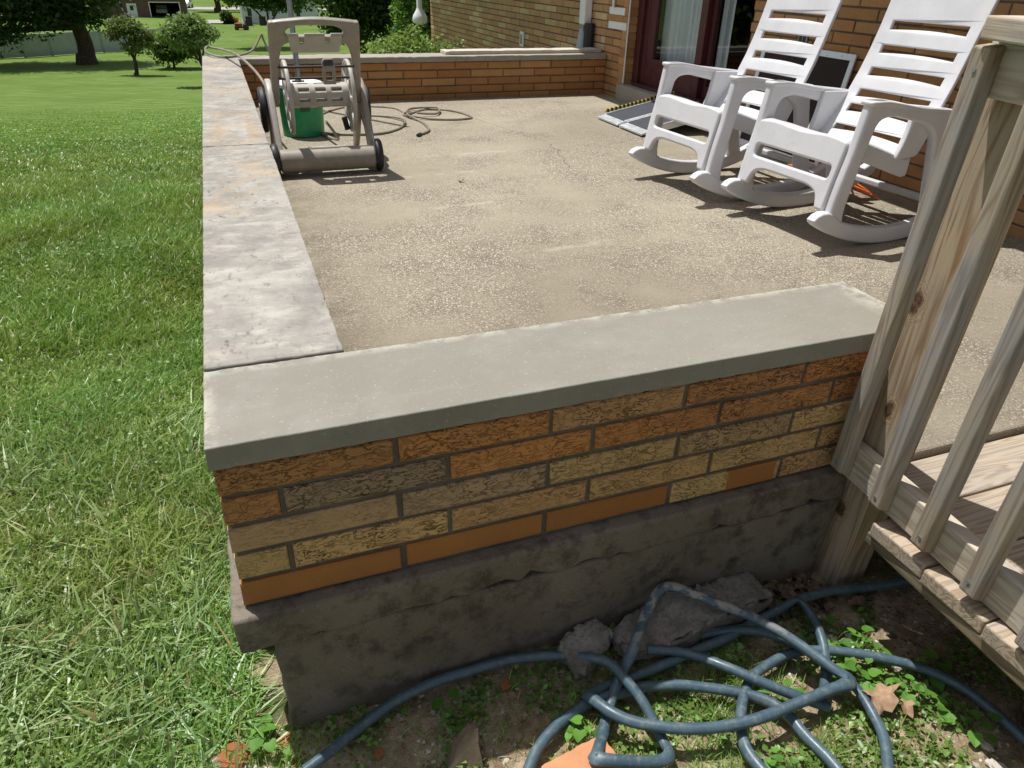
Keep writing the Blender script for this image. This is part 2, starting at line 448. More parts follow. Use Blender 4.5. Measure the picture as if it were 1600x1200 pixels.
def seg_mask(g, P_, x0, y0, x1, y1, wd, soft):
    L = math.hypot(x1 - x0, y1 - y0); ux, uy = (x1 - x0) / L, (y1 - y0) / L
    wob = g.ramp(g.noise(9, 4), 0.2, 0.8, -0.03, 0.03)
    t = g.math('ADD', g.math('MULTIPLY', P_[0], ux), g.math('MULTIPLY', P_[1], uy)); t = g.math('SUBTRACT', t, x0 * ux + y0 * uy)
    d = g.math('ADD', g.math('MULTIPLY', P_[0], -uy), g.math('MULTIPLY', P_[1], ux)); d = g.math('SUBTRACT', d, -x0 * uy + y0 * ux)
    d = g.math('ABSOLUTE', g.math('ADD', d, wob))
    m_ = g.ramp(d, wd, wd + soft, 1, 0)
    return g.math('MULTIPLY', m_, g.math('MULTIPLY', g.ramp(t, 0, 0.06), g.ramp(t, L - 0.06, L, 1, 0)))
brk = g.ramp(g.noise(6, 5, 0.7), 0.42, 0.55)
for sg in ((0.95, 2.34, 1.65, 2.42), (1.25, 1.62, 1.65, 1.68), (0.9, 2.95, 1.5, 3.0), (0.95, 3.4, 1.9, 3.45)):
    c = g.mix(g.math('MULTIPLY', g.math('MULTIPLY', seg_mask(g, P_, *sg, 0.004, 0.03), brk), 0.42), c, (0.50, 0.43, 0.34))
for sg in ((1.9, 4.6, 2.15, 3.6), (2.15, 3.6, 2.0, 2.9)):
    c = g.mix(g.math('MULTIPLY', seg_mask(g, P_, *sg, 0.0005, 0.005), 0.8), c, (0.08, 0.06, 0.04))
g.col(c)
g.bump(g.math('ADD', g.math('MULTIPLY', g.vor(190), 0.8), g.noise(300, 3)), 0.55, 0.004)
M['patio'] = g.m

# ground: lawn or soil by the Col mask
g = G('ground soil and turf', 0.95, 0.1).pos()
mc, ma = g.attr()
n1 = g.noise(1.3, 4); n2 = g.noise(30, 5, 0.7); n3 = g.noise(0.25, 3)
P_ = g.sep()
turf = g.mix(g.ramp(n1, 0.35, 0.65), (0.082, 0.145, 0.022), (0.112, 0.185, 0.03))
turf = g.mix(g.ramp(g.noise(220, 3, 0.7, vec=g.map((1, 0.35, 1))), 0.35, 0.7, 0, 0.7), turf, (0.165, 0.235, 0.06))
st = g.wave(0.42, 1.2, 2, vec=g.map((0.10, 1, 1), rot=(0, 0, 0.06)), axis='Y')
turf = g.mix(g.ramp(st, 0.3, 0.75, 0, 0.75), turf, (0.20, 0.28, 0.085))
turf = g.mix(g.ramp(g.noise(2.2, 6, 0.7, vec=g.map((0.35, 1, 1))), 0.45, 0.7, 0, 0.5), turf, (0.05, 0.10, 0.012))
turf = g.mix(g.ramp(n3, 0.45, 0.62, 0, 0.5), turf, (0.085, 0.14, 0.025))
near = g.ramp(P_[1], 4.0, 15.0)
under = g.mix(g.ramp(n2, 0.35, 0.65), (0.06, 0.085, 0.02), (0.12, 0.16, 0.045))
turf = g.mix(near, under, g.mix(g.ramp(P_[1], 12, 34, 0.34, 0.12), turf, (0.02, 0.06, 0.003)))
soil = g.mix(g.ramp(n2, 0.35, 0.65), (0.24, 0.18, 0.12), (0.58, 0.46, 0.32))
soil = g.mix(g.ramp(g.noise(90, 4, 0.8, 0.8), 0.53, 0.62, 0, 0.7), soil, (0.46, 0.36, 0.22))
soil = g.mix(g.ramp(g.noise(7, 4), 0.52, 0.62, 0, 0.45), soil, (0.15, 0.16, 0.06))
g.col(g.mix(g.sep(mc)[0], turf, soil))
g.bump(g.math('ADD', n2, g.noise(150, 4, 0.7)), 0.9, 0.012)
M['ground'] = g.m

PINE = ((0.35, 0.295, 0.225), (0.22, 0.165, 0.115), (0.285, 0.285, 0.285))
M['wood_z'] = mat_wood('weathered pine upright', 'z', *PINE, 0.95)
M['wood_y'] = mat_wood('pine rail', 'y', (0.56, 0.49, 0.39), (0.40, 0.32, 0.23), (0.44, 0.42, 0.38), 0.8)
M['wood_x'] = mat_wood('pine decking', 'x', (0.44, 0.36, 0.265), (0.27, 0.195, 0.13), (0.37, 0.33, 0.28), 0.8, rings=12, knots=((1.78, -0.25, -0.345, 0.012), (1.9, -0.27, -0.345, 0.009), (1.75, -0.21, -0.345, 0.006)))
M['wood_post'] = mat_wood('pine post', 'z', (0.48, 0.38, 0.26), (0.28, 0.17, 0.085), (0.33, 0.30, 0.25), 0.45, knots=((1.43, -0.03, 0.13, 0.016), (1.43, -0.06, -0.125, 0.013), (1.43, -0.03, -0.45, 0.016)))
M['wood_dark'] = mat_wood('dark joist', 'y', (0.20, 0.16, 0.10), (0.11, 0.08, 0.045), (0.13, 0.12, 0.09), 0.6)  # darker brown pine for the joists and deck legs
g = G('white resin', 0.42, 0.45)
nz = g.noise(7, 5, 0.6)
c = g.mix(g.ramp(nz, 0.3, 0.7), (0.57, 0.57, 0.59), (0.65, 0.65, 0.665))
c = g.mix(g.ramp(g.noise(22, 6, 0.75), 0.58, 0.75, 0, 0.5), c, (0.47, 0.47, 0.48))
g.col(c); g.rough(g.ramp(nz, 0.3, 0.7, 0.35, 0.6)); g.bump(g.noise(160, 3), 0.12, 0.001)
M['resin'] = g.m
M['taupe'] = plain('taupe plastic', (0.29, 0.26, 0.215), 0.45, 0.45, var=0.1, bump=0.1)
M['taupe_light'] = plain('light taupe plastic', (0.43, 0.405, 0.355), 0.45, 0.45, var=0.08, bump=0.1)
M['black_plastic'] = plain('dark plastic', (0.03, 0.032, 0.036), 0.5, 0.4, var=0.2)
M['steel'] = plain('grey metal', (0.33, 0.36, 0.39), 0.4, 0.5, metal=0.6)
M['alu'] = plain('aluminium', (0.68, 0.72, 0.76), 0.35, 0.5, metal=0.55, var=0.06)
M['grit'] = plain('grit surface', (0.062, 0.067, 0.08), 0.9, 0.2, var=0.4, bump=0.7, sc=160)
M['green'] = plain('green plastic', (0.012, 0.30, 0.11), 0.35, 0.5, var=0.1)
M['white'] = plain('white paint', (0.78, 0.79, 0.80), 0.5, 0.4, var=0.06)
M['maroon'] = plain('maroon paint', (0.085, 0.022, 0.022), 0.4, 0.4, var=0.2)
M['screen_mesh'] = plain('insect screen', (0.035, 0.028, 0.026), 0.8, 0.2, var=0.25, sc=200)
M['orange'] = plain('orange cord', (0.75, 0.16, 0.03), 0.45, 0.4)
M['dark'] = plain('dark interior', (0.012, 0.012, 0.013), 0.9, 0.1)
M['soffit'] = plain('soffit', (0.5, 0.48, 0.43), 0.7)
M['shingle'] = plain('roof shingles', (0.10, 0.085, 0.075), 0.9, 0.2, var=0.3, sc=12, bump=0.5)
M['yellow'] = plain('yellow tape', (0.65, 0.47, 0.03), 0.5)
M['vinyl'] = plain('vinyl with tree shade', (0.40, 0.44, 0.49), 0.5, var=0.08, sc=3)  # blue-grey base colour carries the tree's shade on the white fence
M['siding'] = plain('pale siding', (0.62, 0.66, 0.72), 0.6, var=0.05, sc=2)
M['bark'] = plain('bark', (0.075, 0.055, 0.04), 0.95, 0.15, var=0.5, sc=6, bump=0.8)
M['far_brick'] = plain('dull brick', (0.155, 0.10, 0.085), 0.85, 0.2, var=0.2, sc=2)
M['asphalt'] = plain('pale road', (0.36, 0.34, 0.31), 0.9, 0.2, var=0.1, sc=1)
M['carglass'] = plain('car glass', (0.02, 0.025, 0.03), 0.1, 0.6)
M['red'] = plain('red paint', (0.22, 0.03, 0.03), 0.4)
M['leaf'] = mat_leaf('foliage', 0.42)
M['blade'] = mat_leaf('grass blades', 0.35, 0.38, 0.5)
g = G('garden hose tan', 0.5, 0.4); g.col(g.mix(g.ramp(g.noise(8, 3), 0.4, 0.6), (0.20, 0.17, 0.13), (0.28, 0.25, 0.19))); M['hose_tan'] = g.m
g = G('hose blue', 0.42, 0.5).pos()
n1 = g.noise(10, 5, 0.6); n2 = g.noise(60, 5, 0.75)
c = g.mix(g.ramp(n1, 0.35, 0.65), (0.045, 0.082, 0.11), (0.075, 0.125, 0.155))
c = g.mix(g.ramp(n2, 0.50, 0.66, 0, 0.5), c, (0.20, 0.215, 0.205))
P_ = g.sep()
mud = g.math('MULTIPLY', g.ramp(P_[2], -0.585, -0.555), g.ramp(g.noise(32, 5, 0.6), 0.47, 0.55))
c = g.mix(g.math('MULTIPLY', mud, 0.9), c, (0.33, 0.31, 0.28))
g.col(c); g.rough(g.math('ADD', g.ramp(n2, 0.3, 0.7, 0.28, 0.55), g.math('MULTIPLY', mud, 0.4))); g.bump(n2, 0.15, 0.001)
M['hose_blue'] = g.m
M['rock'] = mat_concrete('grey stone', (0.17, 0.155, 0.135), (0.36, 0.335, 0.30), cc=(0.12, 0.11, 0.09), dark=(0.07, 0.06, 0.05), sc=14, stain=0.8, bump=1.0)
M['rock_brown'] = mat_concrete('brown stone', (0.26, 0.20, 0.14), (0.17, 0.125, 0.09), dark=(0.06, 0.045, 0.035), sc=10, stain=0.6, bump=0.9)
M['lime'] = mat_concrete('pale limestone', (0.60, 0.56, 0.49), (0.48, 0.44, 0.37), dark=(0.25, 0.21, 0.15), sc=14, stain=0.4, bump=0.7)
M['clay'] = mat_concrete('broken red clay', (0.40, 0.155, 0.065), (0.30, 0.11, 0.045), dark=(0.14, 0.05, 0.025), sc=14, stain=0.6, bump=0.9)
M['salmon'] = mat_concrete('salmon brick', (0.60, 0.29, 0.15), (0.50, 0.22, 0.11), dark=(0.35, 0.14, 0.07), sc=12, stain=0.3, bump=0.4, pits=0.2)
g = G('glass pane', 0.02, 0.5)
tr = g.n('ShaderNodeBsdfTransparent'); tr.inputs[0].default_value = (0.95, 0.97, 0.97, 1)
gl = g.n('ShaderNodeBsdfGlossy'); gl.inputs['Roughness'].default_value = 0.01
fr = g.n('ShaderNodeFresnel'); fr.inputs[0].default_value = 1.5
mx = g.n('ShaderNodeMixShader'); g.l(fr.outputs[0], mx.inputs[0]); g.l(tr.outputs[0], mx.inputs[1]); g.l(gl.outputs[0], mx.inputs[2])
g.l(mx.outputs[0], g.nt.nodes['Material Output'].inputs[0]); M['glass'] = g.m
g = G('sheer curtain', 0.9, 0.1); g.col((0.85, 0.92, 0.95)); M['curtain'] = g.m

# ---------------------------------------------------------------- ground
YS = np.array([-60, -6, 3, 4.5, 6, 8, 10, 14, 20, 35, 45, 57, 80, 112, 200, 400, 900.0]); ZS = np.array([-0.66, -.66, -.70, -.79, -.95, -1.23, -1.57, -2.28, -3.3, -4.9, -5.6, -6.2, -6.6, -6.8, -6.5, -4, 12])
def bumpy(x, y):
    return 0.006 * np.sin(x * 17 + 3 * np.sin(y * 9)) * np.cos(y * 19 + 2 * np.sin(x * 7)) + 0.003 * np.sin(x * 61 + y * 23) * np.sin(y * 53 - x * 31)
def zg(x, y):
    x = np.asarray(x, float); y = np.asarray(y, float)
    z = np.interp(y, YS, ZS)
    b = bumpy(x, y)
    mound = 0.035 * np.exp(-((x - 0.95) / 0.4) ** 2) * np.clip(1 - (np.abs(y + 0.02)) / 0.22, 0, 1)
    roll = 0.05 * np.sin(x * 0.9 + 1) * np.sin(y * 0.6) * np.clip((y - 2) / 6, 0, 1) + 0.012 * np.sin(x * 4.1) * np.sin(y * 3.3 + 1)
    return z + b + mound + roll
def soilmask(x, y):
    x = np.asarray(x, float); y = np.asarray(y, float)
    edge = -0.03 + 0.05 * np.sin(y * 31) + 0.03 * np.sin(y * 13 + 2) - 0.32 * np.clip(0.06 - y, 0, 0.5)
    m = np.clip((x - edge) / 0.09, 0, 1) * (y < 0.2) * (y > -1.9) * (x < 3.5)
    blob = np.exp(-((x + 0.08) / 0.14) ** 2 - ((y + 0.13) / 0.13) ** 2) * 1.2
    return np.clip(np.maximum(m, blob), 0, 1)
def spaced(lo, hi, n0, n1, fine, big):
    a = list(np.arange(n0, n1 + 1e-6, fine)); s_ = fine
    while a[-1] < hi: s_ = min(s_ * 1.045, big); a.append(min(a[-1] + s_, hi))
    s_ = fine; b = [n0]
    while b[-1] > lo: s_ = min(s_ * 1.06, big); b.append(max(b[-1] - s_, lo))
    return np.array(b[:0:-1] + a)
gx = spaced(-500, 500, -0.9, 2.0, 0.018, 25); gy = spaced(-60, 900, -1.0, 0.6, 0.018, 25)
X_, Y_ = np.meshgrid(gx, gy)
V = np.stack([X_, Y_, zg(X_, Y_)], -1).reshape(-1, 3)
nx, ny = len(gx), len(gy)
idx = np.arange(nx * ny).reshape(ny, nx)
a_, b_, c_, d_ = idx[:-1, :-1].ravel(), idx[:-1, 1:].ravel(), idx[1:, 1:].ravel(), idx[1:, :-1].ravel()
T = np.concatenate([np.stack([a_, b_, c_], 1), np.stack([a_, c_, d_], 1)])
sm_ = soilmask(V[:, 0], V[:, 1])
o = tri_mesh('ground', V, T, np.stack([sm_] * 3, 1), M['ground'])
tag(o, kind='structure')

# ---------------------------------------------------------------- patio slab
def zf(y): return -0.3255 + 0.0045 * y
mb = MB()
n_ = 40
for i in range(n_):
    pass
me = bpy.data.meshes.new('patio_floor')
vs = [(0.24, 0.02, zf(0)), (1.56, 0.02, zf(0)), (1.56, -0.022, zf(0)), (3.52, -0.022, zf(0)), (3.52, 5.5, zf(5.5)), (0.24, 5.5, zf(5.5))]
lo = [(x, y, -0.50) for x, y, z in vs]
me.from_pydata(vs + lo, [], [tuple(range(6))] + [tuple(range(11, 5, -1))] + [((i + 1) % 6, i, i + 6, (i + 1) % 6 + 6) for i in range(6)])
o = link('patio_floor', me, M['patio']); bevel(o, 0.008, 2)
tag(o, kind='structure')

# ---------------------------------------------------------------- brickwork
CH = 0.0651; BL = 0.3048; JT = 0.0105
OR = (0.53, 0.225, 0.07); OB = (0.47, 0.21, 0.078); TN = (0.53, 0.31, 0.135); YL = (0.60, 0.395, 0.17); GR = (0.38, 0.275, 0.18); TG = (0.46, 0.30, 0.165); SM = (0.36, 0.135, 0.028)
PAL = [OR, OB, TN, YL, GR, TG, OR, TN]
def one_brick(mb, O, u, n, a, b, z0, z1, col, alpha, depth=0.09, pro=0.0):
    """u along the wall, n outward; a..b along u, z0..z1 up"""
    O = Vector(O); u = Vector(u); n = Vector(n); e = 0.0035
    def P(s_, z, d): return O + u * s_ + n * d + Vector((0, 0, z))
    j = lambda: random.uniform(-0.0012, 0.0012)
    q = [(a + j(), z0 + j()), (b + j(), z0 + j()), (b + j(), z1 + j()), (a + j(), z1 + j())]
    vs = [P(s_, z, -depth) for s_, z in q] + [P(s_, z, pro - 0.003) for s_, z in q]
    ins = [(a + e, z0 + e), (b - e, z0 + e), (b - e, z1 - e), (a + e, z1 - e)]
    vs += [P(s_, z, pro) for s_, z in ins]
    fs = []
    for i in range(4):
        k = (i + 1) % 4
        fs += [(i, k, 4 + k, 4 + i), (4 + i, 4 + k, 8 + k, 8 + i)]
    fs.append((8, 9, 10, 11))
    if u.cross(Vector((0, 0, 1))).dot(n) < 0: fs = [f[::-1] for f in fs]
    mb.add(vs, fs, (*col, alpha))
def jit(c, k=0.12):
    s_ = 1 + random.uniform(-k, k)
    return tuple(min(0.9, max(0.005, q * s_ * (1 + random.uniform(-0.04, 0.04)))) for q in c)
def wall_face(mb, O, u, n, L, ztop, rows, offs, pal, table=None, alpha=1.0, hole=None, minw=0.03):
    for r in range(rows):
        z1 = ztop - r * CH; z0 = z1 - CH + JT
        s_ = 0.0; k = 0; e = offs[r % 2]
        while s_ < L - 0.02:
            a = s_; b = min(e - JT / 2, L)
            if table and r < len(table) and k < len(table[r]): col, al = table[r][k]
            else: col, al = random.choice(pal), alpha * random.uniform(0.5, 1)
            parts = [(a, b)]
            if hole and z1 > hole[2] and z0 < hole[3]:
                h0, h1 = hole[0], hole[1]
                if b <= h0 or a >= h1: pass
                else:
                    parts = []
                    if a < h0 - minw: parts.append((a, h0))
                    if b > h1 + minw: parts.append((h1, b))
            for (p0, p1) in parts:
                one_brick(mb, O, u, n, p0, p1, z0, z1, jit(col), al, pro=random.uniform(-0.0015, 0.0015))
            s_ = e + JT / 2; e += BL; k += 1

# front wall
front = thing('low_brick_wall', 'low brick wall in the foreground topped by a smooth fresh grey cement slab', 'wall')
tbl = [[(OB, .9), (OR, .8), (TN, .9), (OB, 1), (OR, 1)],
       [(OB, .7), (GR, 1), (OR, .7), (OR, .8), (OB, 1), (OR, .9)],
       [(TG, .3), (TG, .8), (YL, .8), (TG, 1), (YL, .8)],
       [(YL, .5), (YL, 1), (TN, .6), (TN, .7), (YL, .8), (TN, .9)],
       [(SM, 0), (SM, 0), (SM, 0), (YL, .8), (TN, .9)]]
mb = MB()
wall_face(mb, (0, 0, 0), (1, 0, 0), (0, -1, 0), 1.53, -0.004, 5, (0.3056, 0.0977), PAL, tbl)
# the brick half smeared with orange paint, and its painted end
one_brick(mb, (0, 0, 0), (1, 0, 0), (0, -1, 0), 1.065, 1.204, -4 * CH - 0.004 - CH + JT, -4 * CH - 0.004, SM, 0, depth=0.02, pro=0.0025)
wall_face(mb, (1.53, 0.25, 0), (-1, 0, 0), (0, 1, 0), 1.27, -0.004, 5, (0.3056, 0.0977), PAL)
mb.build('brickwork', M['brick'], front, sm=False)
mb = MB(); mb.box(0.007, 1.525, 0.007, 0.243, -0.327, 0.001); mb.build('mortar', M['mortar'], front, sm=False)
o = rough_slab('coping', -0.006, 1.538, -0.006, 0.262, 0.001, 0.0473, 0.011, 0.0006, 9, M['cement_new'], front, 3, 0.002)
o['label'] = 'smooth fresh grey cement coping slab'
rough_slab('foundation', -0.026, 1.418, -0.030, 0.24, -0.412, -0.3262, 0.03, 0.004, 8, M['foundation'], front, 5, 0.006)
rough_slab('footing', 0.037, 1.418, -0.025, 0.22, -0.85, -0.4125, 0.04, 0.005, 7, M['foundation'], front, 9, 0.004)

side = thing('low_brick_wall', 'long low brick wall beside the lawn with whitish weathered coping slabs', 'wall')
mb = MB()
wall_face(mb, (0, 0.098, 0), (0, 1, 0), (-1, 0, 0), 5.62, -0.004, 5, (0.3056, 0.2077), PAL)
wall_face(mb, (0.25, 5.48, 0), (0, -1, 0), (1, 0, 0), 5.22, -0.004, 5, (0.2, 0.3056), PAL)
mb.build('brickwork', M['brick'], side, sm=False)
mb = MB(); mb.box(0.0065, 0.243, 0.245, 5.71, -0.327, 0.0005); mb.build('mortar', M['mortar'], side, sm=False)
for i, (y0, y1) in enumerate(((0.274, 2.278), (2.288, 4.30), (4.308, 5.745))):
    rough_slab('coping', -0.006, 0.262, y0, y1, 0.002, 0.0475, 0.015, 0.0011, 9, M['cement_old'], side, 11 + i, 0.003)
rough_slab('foundation', -0.028, 0.236, 0.245, 5.75, -1.5, -0.328, 0.08, 0.004, 6, M['foundation'], side, 21, 0.004)

back = thing('low_brick_wall', 'low brick wall across the far end of the patio with grey coping', 'wall')
mb = MB()
wall_face(mb, (0.262, 5.495, 0), (1, 0, 0), (0, -1, 0), 3.255, -0.004, 5, (0.26, 0.10), [(0.44, 0.19, 0.06), (0.40, 0.17, 0.055), (0.48, 0.25, 0.09), (0.43, 0.19, 0.06)], None, 0.5)
wall_face(mb, (3.51, 5.72, 0), (-1, 0, 0), (0, 1, 0), 3.25, -0.004, 12, (0.26, 0.10), PAL)
mb.build('brickwork', M['brick_far'], back, sm=False)
mb = MB(); mb.box(0.2635, 3.51, 5.503, 5.713, -1.5, 0.0005); mb.build('mortar', M['mortar'], back, sm=False)
rough_slab('coping', 0.264, 3.505, 5.47, 5.742, 0.0015, 0.047, 0.03, 0.0025, 6, M['cement_far'], back, 31, 0.004)
o = rough_slab('coping', 1.98, 3.50, 5.565, 5.742, 0.0485, 0.078, 0.04, 0.0015, 6, M['lime'], back, 33, 0.003)
o['label'] = 'pale thin slab lying along the top of the coping'

# ---------------------------------------------------------------- house
HX = 3.52
house = thing('house', 'tan brick house wall with sliding glass door on the right side of the patio', 'house', (HX, 5, -0.3))
def hp(o_): o_.location = (-HX, -5, 0.3); return o_
mb = MB()
HP = [(0.46, 0.235, 0.09), (0.50, 0.265, 0.105), (0.44, 0.215, 0.08), (0.52, 0.29, 0.125)]
WP = [(0.52, 0.32, 0.155), (0.48, 0.28, 0.13), (0.52, 0.31, 0.14), (0.62, 0.45, 0.24), (0.50, 0.29, 0.13)]
y0 = -2.6
wall_face(mb, (HX, 5.55, 0), (0, -1, 0), (-1, 0, 0), 5.55 - y0, 2.2, 39, (0.3056, 0.1532), HP, None, 0.8, hole=(0.395, 2.12, -0.174, 1.93))
wall_face(mb, (HX, 11.9, 0), (0, -1, 0), (-1, 0, 0), 6.345, 2.2, 66, (0.3056, 0.1532), WP, None, 0.5)
wall_face(mb, (HX + 0.12, 5.153, 0), (-1, 0, 0), (0, -1, 0), 0.12, 1.93, 33, (0.2, 0.2), HP, None, 0.6)
hp(mb.build('wall', M['brick_far'], house, sm=False))
mb = MB()
mb.box(HX + 0.007, HX + 0.25, 5.16, 11.9, -2.6, 2.2); mb.box(HX + 0.007, HX + 0.25, y0, 3.425, -0.5, 2.2); mb.box(HX + 0.007, HX + 0.25, 3.425, 5.16, 1.93, 2.2)
mb.box(HX + 0.25, HX + 6, 11.65, 11.9, -2.6, 2.2); mb.box(HX + 0.25, HX + 6, y0, y0 + .2, -0.5, 2.2)
hp(mb.build('mortar', M['mortar'], house, sm=False))
mb = MB(); mb.box(HX - 0.67, HX + 7, y0 - .5, 12.4, 2.2, 2.36)
hp(mb.build('soffit', M['soffit'], house, sm=False))
mb = MB(); mb.add([(HX - 0.7, y0 - .6, 2.362), (HX - 0.7, 12.5, 2.362), (HX + 3.4, 12.5, 3.7), (HX + 3.4, y0 - .6, 3.7), (HX + 7.2, y0 - .6, 2.362), (HX + 7.2, 12.5, 2.362)], [(0, 3, 2, 1), (3, 4, 5, 2), (0, 4, 3), (1, 2, 5), (0, 1, 5, 4)])
hp(mb.build('roof', M['shingle'], house, sm=False))
# door
mb = MB()
fx = HX + 0.095
mb.box(fx, fx + 0.12, 5.06, 5.15, -0.172, 1.93); mb.box(fx + 0.02, fx + 0.12, 3.43, 3.46, -0.172, 1.93); mb.box(fx, fx + 0.12, 3.46, 5.06, 1.85, 1.93)
mb.box(fx - 0.05, fx + 0.12, 3.46, 5.06, -0.172, -0.150)
mb.box(fx + 0.03, fx + 0.12, 5.00, 5.06, -0.15, 1.85)
door = hp(mb.build('sliding_door', M['maroon'], house, sm=False)); bevel(door, 0.004)
def sash(xa, ya, yb, zb, nm):
    m_ = MB(); t = 0.045
    m_.box(xa, xa + t, ya, ya + 0.09, -0.15, 1.85); m_.box(xa, xa + t, yb - 0.11, yb, -0.15, 1.85)
    m_.box(xa, xa + t, ya + 0.09, yb - 0.11, -0.15, zb); m_.box(xa, xa + t, ya + 0.09, yb - 0.11, 1.75, 1.85)
    o_ = m_.build(nm, M['maroon'], door, sm=False); bevel(o_, 0.004)
    m_ = MB(); xg = xa + 0.02; m_.add([(xg, ya + 0.088, zb - .002), (xg, ya + 0.088, 1.752), (xg, yb - 0.108, 1.752), (xg, yb - 0.108, zb - .002)], [(0, 1, 2, 3)])
    m_.build('glass', M['glass'], door, sm=False)
sash(fx + 0.035, 4.15, 5.00, 0.06, 'sash')
sash(fx + 0.083, 3.46, 4.22, -0.06, 'sash')
mb = MB()
n_ = 90
def fold(ya, yb, za, zb, x, amp, k):
    vs = []; fs = []
    for i in range(n_ + 1):
        t = i / n_; y = ya + (yb - ya) * t; xx = x + amp * math.sin(t * k) + amp * 0.5 * math.sin(t * k * 2.3 + 1)
        vs += [(xx, y, za), (xx, y, zb)]
    fs = [(2 * i, 2 * i + 1, 2 * i + 3, 2 * i + 2) for i in range(n_)]
    mb.add(vs, fs)
fold(4.22, 4.95, -0.12, 1.9, fx + 0.165, 0.02, 44); fold(4.0, 4.12, -0.12, 1.9, fx + 0.165, 0.016, 12)
hp(mb.build('curtain', M['curtain'], house))
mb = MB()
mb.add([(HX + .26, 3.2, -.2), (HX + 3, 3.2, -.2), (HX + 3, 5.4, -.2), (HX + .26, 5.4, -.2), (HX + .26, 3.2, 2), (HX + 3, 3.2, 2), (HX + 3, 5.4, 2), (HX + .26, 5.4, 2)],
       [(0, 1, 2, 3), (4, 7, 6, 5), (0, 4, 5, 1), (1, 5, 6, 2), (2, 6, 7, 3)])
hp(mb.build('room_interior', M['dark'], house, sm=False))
hp(rough_slab('door_sill', HX - 0.03, HX + 0.14, 3.40, 5.20, -0.34, -0.173, 0.03, 0.0015, 6, M['cement_far'], house, 41, 0.004))
mb = MB(); mb.tube([(HX + 0.01, 5.148, z) for z in (-0.17, 0.2, 0.7, 1.2, 1.9)], 0.007, 6); hp(mb.build('caulk', M['white'], house))
for (z0, z1, ya, yb) in ((0.378, 0.436, 5.21, 5.50), (0.262, 0.322, 5.16, 5.50)):
    mb = MB(); mb.box(HX - 0.006, HX + 0.01, ya, yb, z0, z1); o = hp(mb.build('painted_brick', M['white'], house, sm=False)); bevel(o, 0.004)
mb = MB(); mb.cyl((HX - 0.02, 5.40, 0.436), (HX - 0.02, 5.40, 2.2), 0.012); hp(mb.build('conduit', M['white'], house))
# downspout by the back wall
mb = MB(); mb.box(HX - 0.085, HX - 0.004, 5.85, 5.97, 0.262, 2.2); d1 = hp(mb.build('downspout', M['white'], house, sm=False)); bevel(d1, 0.012, 3)
d1['label'] = 'white downspout behind the back wall'
mb = MB(); mb.box(HX - 0.08, HX - 0.01, 5.865, 5.955, 0.02, 0.27); mb.cyl((HX - 0.045, 5.91, 0.22), (HX - 0.07, 5.89, 0.0), 0.05, 0.07); mb.build('elbow', M['steel'], d1)
mb = MB(); mb.tube([(HX - 0.05, 5.80, 0.28), (HX - 0.05, 5.80, 0.1), (HX - 0.05, 5.79, -0.1)], 0.05, 8); hp(mb.build('drain_hose', M['black_plastic'], house))
mb = MB(); mb.box(HX - 0.02, HX - 0.002, 7.60, 7.72, -0.09, 0.07); o = hp(mb.build('vent_cover', M['white'], house, sm=False)); bevel(o, 0.005)
mb = MB(); mb.box(HX - 0.024, HX - 0.016, 7.63, 7.69, -0.06, 0.04); mb.build('slot', M['steel'], o, sm=False)
mb = MB(); mb.lathe([(0.04, 2.2), (0.04, 1.0), (0.045, 0.10), (0.06, 0.06), (0.11, -0.02), (0.125, -0.08), (0.115, -0.13), (0.05, -0.16)], (HX - 0.12, 12.15, 0), 20)
o = hp(mb.build('downspout', M['white'], house)); o['label'] = 'white downspout with a flared collar at the far corner'
mb = MB(); mb.box(HX - 0.012, HX - 0.0015, 2.85, 2.93, 0.34, 0.42); o = hp(mb.build('outlet', M['steel'], house, sm=False)); bevel(o, 0.003)
mb = MB(); mb.box(HX - 0.016, HX - 0.011, 2.862, 2.884, 0.36, 0.40); mb.box(HX - 0.016, HX - 0.011, 2.896, 2.918, 0.36, 0.40); mb.build('socket', M['black_plastic'], o, sm=False)

# ---------------------------------------------------------------- ramp
def bar_M(a, b, roll=0):
    a = Vector(a); b = Vector(b); x = (b - a).normalized(); z = Vector((0, 0, 1)); y = z.cross(x).normalized(); z = x.cross(y)
    return Matrix(((x.x, y.x, z.x, a.x), (x.y, y.y, z.y, a.y), (x.z, y.z, z.z, a.z), (0, 0, 0, 1)))
ramp = thing('folding_ramp', 'folding aluminium threshold ramp with dark grit panels leading up to the sliding door', 'ramp', (2.87, 3.96, -0.305))
Mr = bar_M((0, 0, 0.006), (0.69, 0, 0.142)); RL = 0.703
for s_ in (-1, 1):
    mb = MB(); ya, yb = (0.012, 0.352) if s_ > 0 else (-0.352, -0.012)
    mb.box(0.0, RL, ya, yb, 0, 0.014, M=Mr); mb.box(0.07, RL - .02, ya + 0.0, ya + 0.02, 0.014, 0.024, M=Mr); mb.box(0.07, RL - .02, yb - 0.02, yb, 0.014, 0.024, M=Mr)
    p = mb.build('panel', M['alu'], ramp, sm=False); bevel(p, 0.002)
    mb = MB(); mb.box(0.075, RL - 0.03, ya + 0.02, yb - 0.02, 0.014, 0.018, M=Mr); mb.build('grit_tread', M['grit'], p, sm=False)
mb = MB(); mb.cyl(Mr @ Vector((0.02, 0, 0.018)), Mr @ Vector((RL, 0, 0.018)), 0.008); mb.build('hinge', M['alu'], ramp)
mb = MB(); mb.box(0.08, RL, 0.352, 0.366, -0.004, 0.045, M=Mr); e = mb.build('edge_rail', M['yellow'], ramp, sm=False)
mb = MB()
for k in range(17): mb.box(0.09 + k * 0.036, 0.108 + k * 0.036, 0.3505, 0.3675, 0.0, 0.0475, M=Mr @ Matrix.Shear('XZ', 4, (0.3, 0)) if False else Mr)
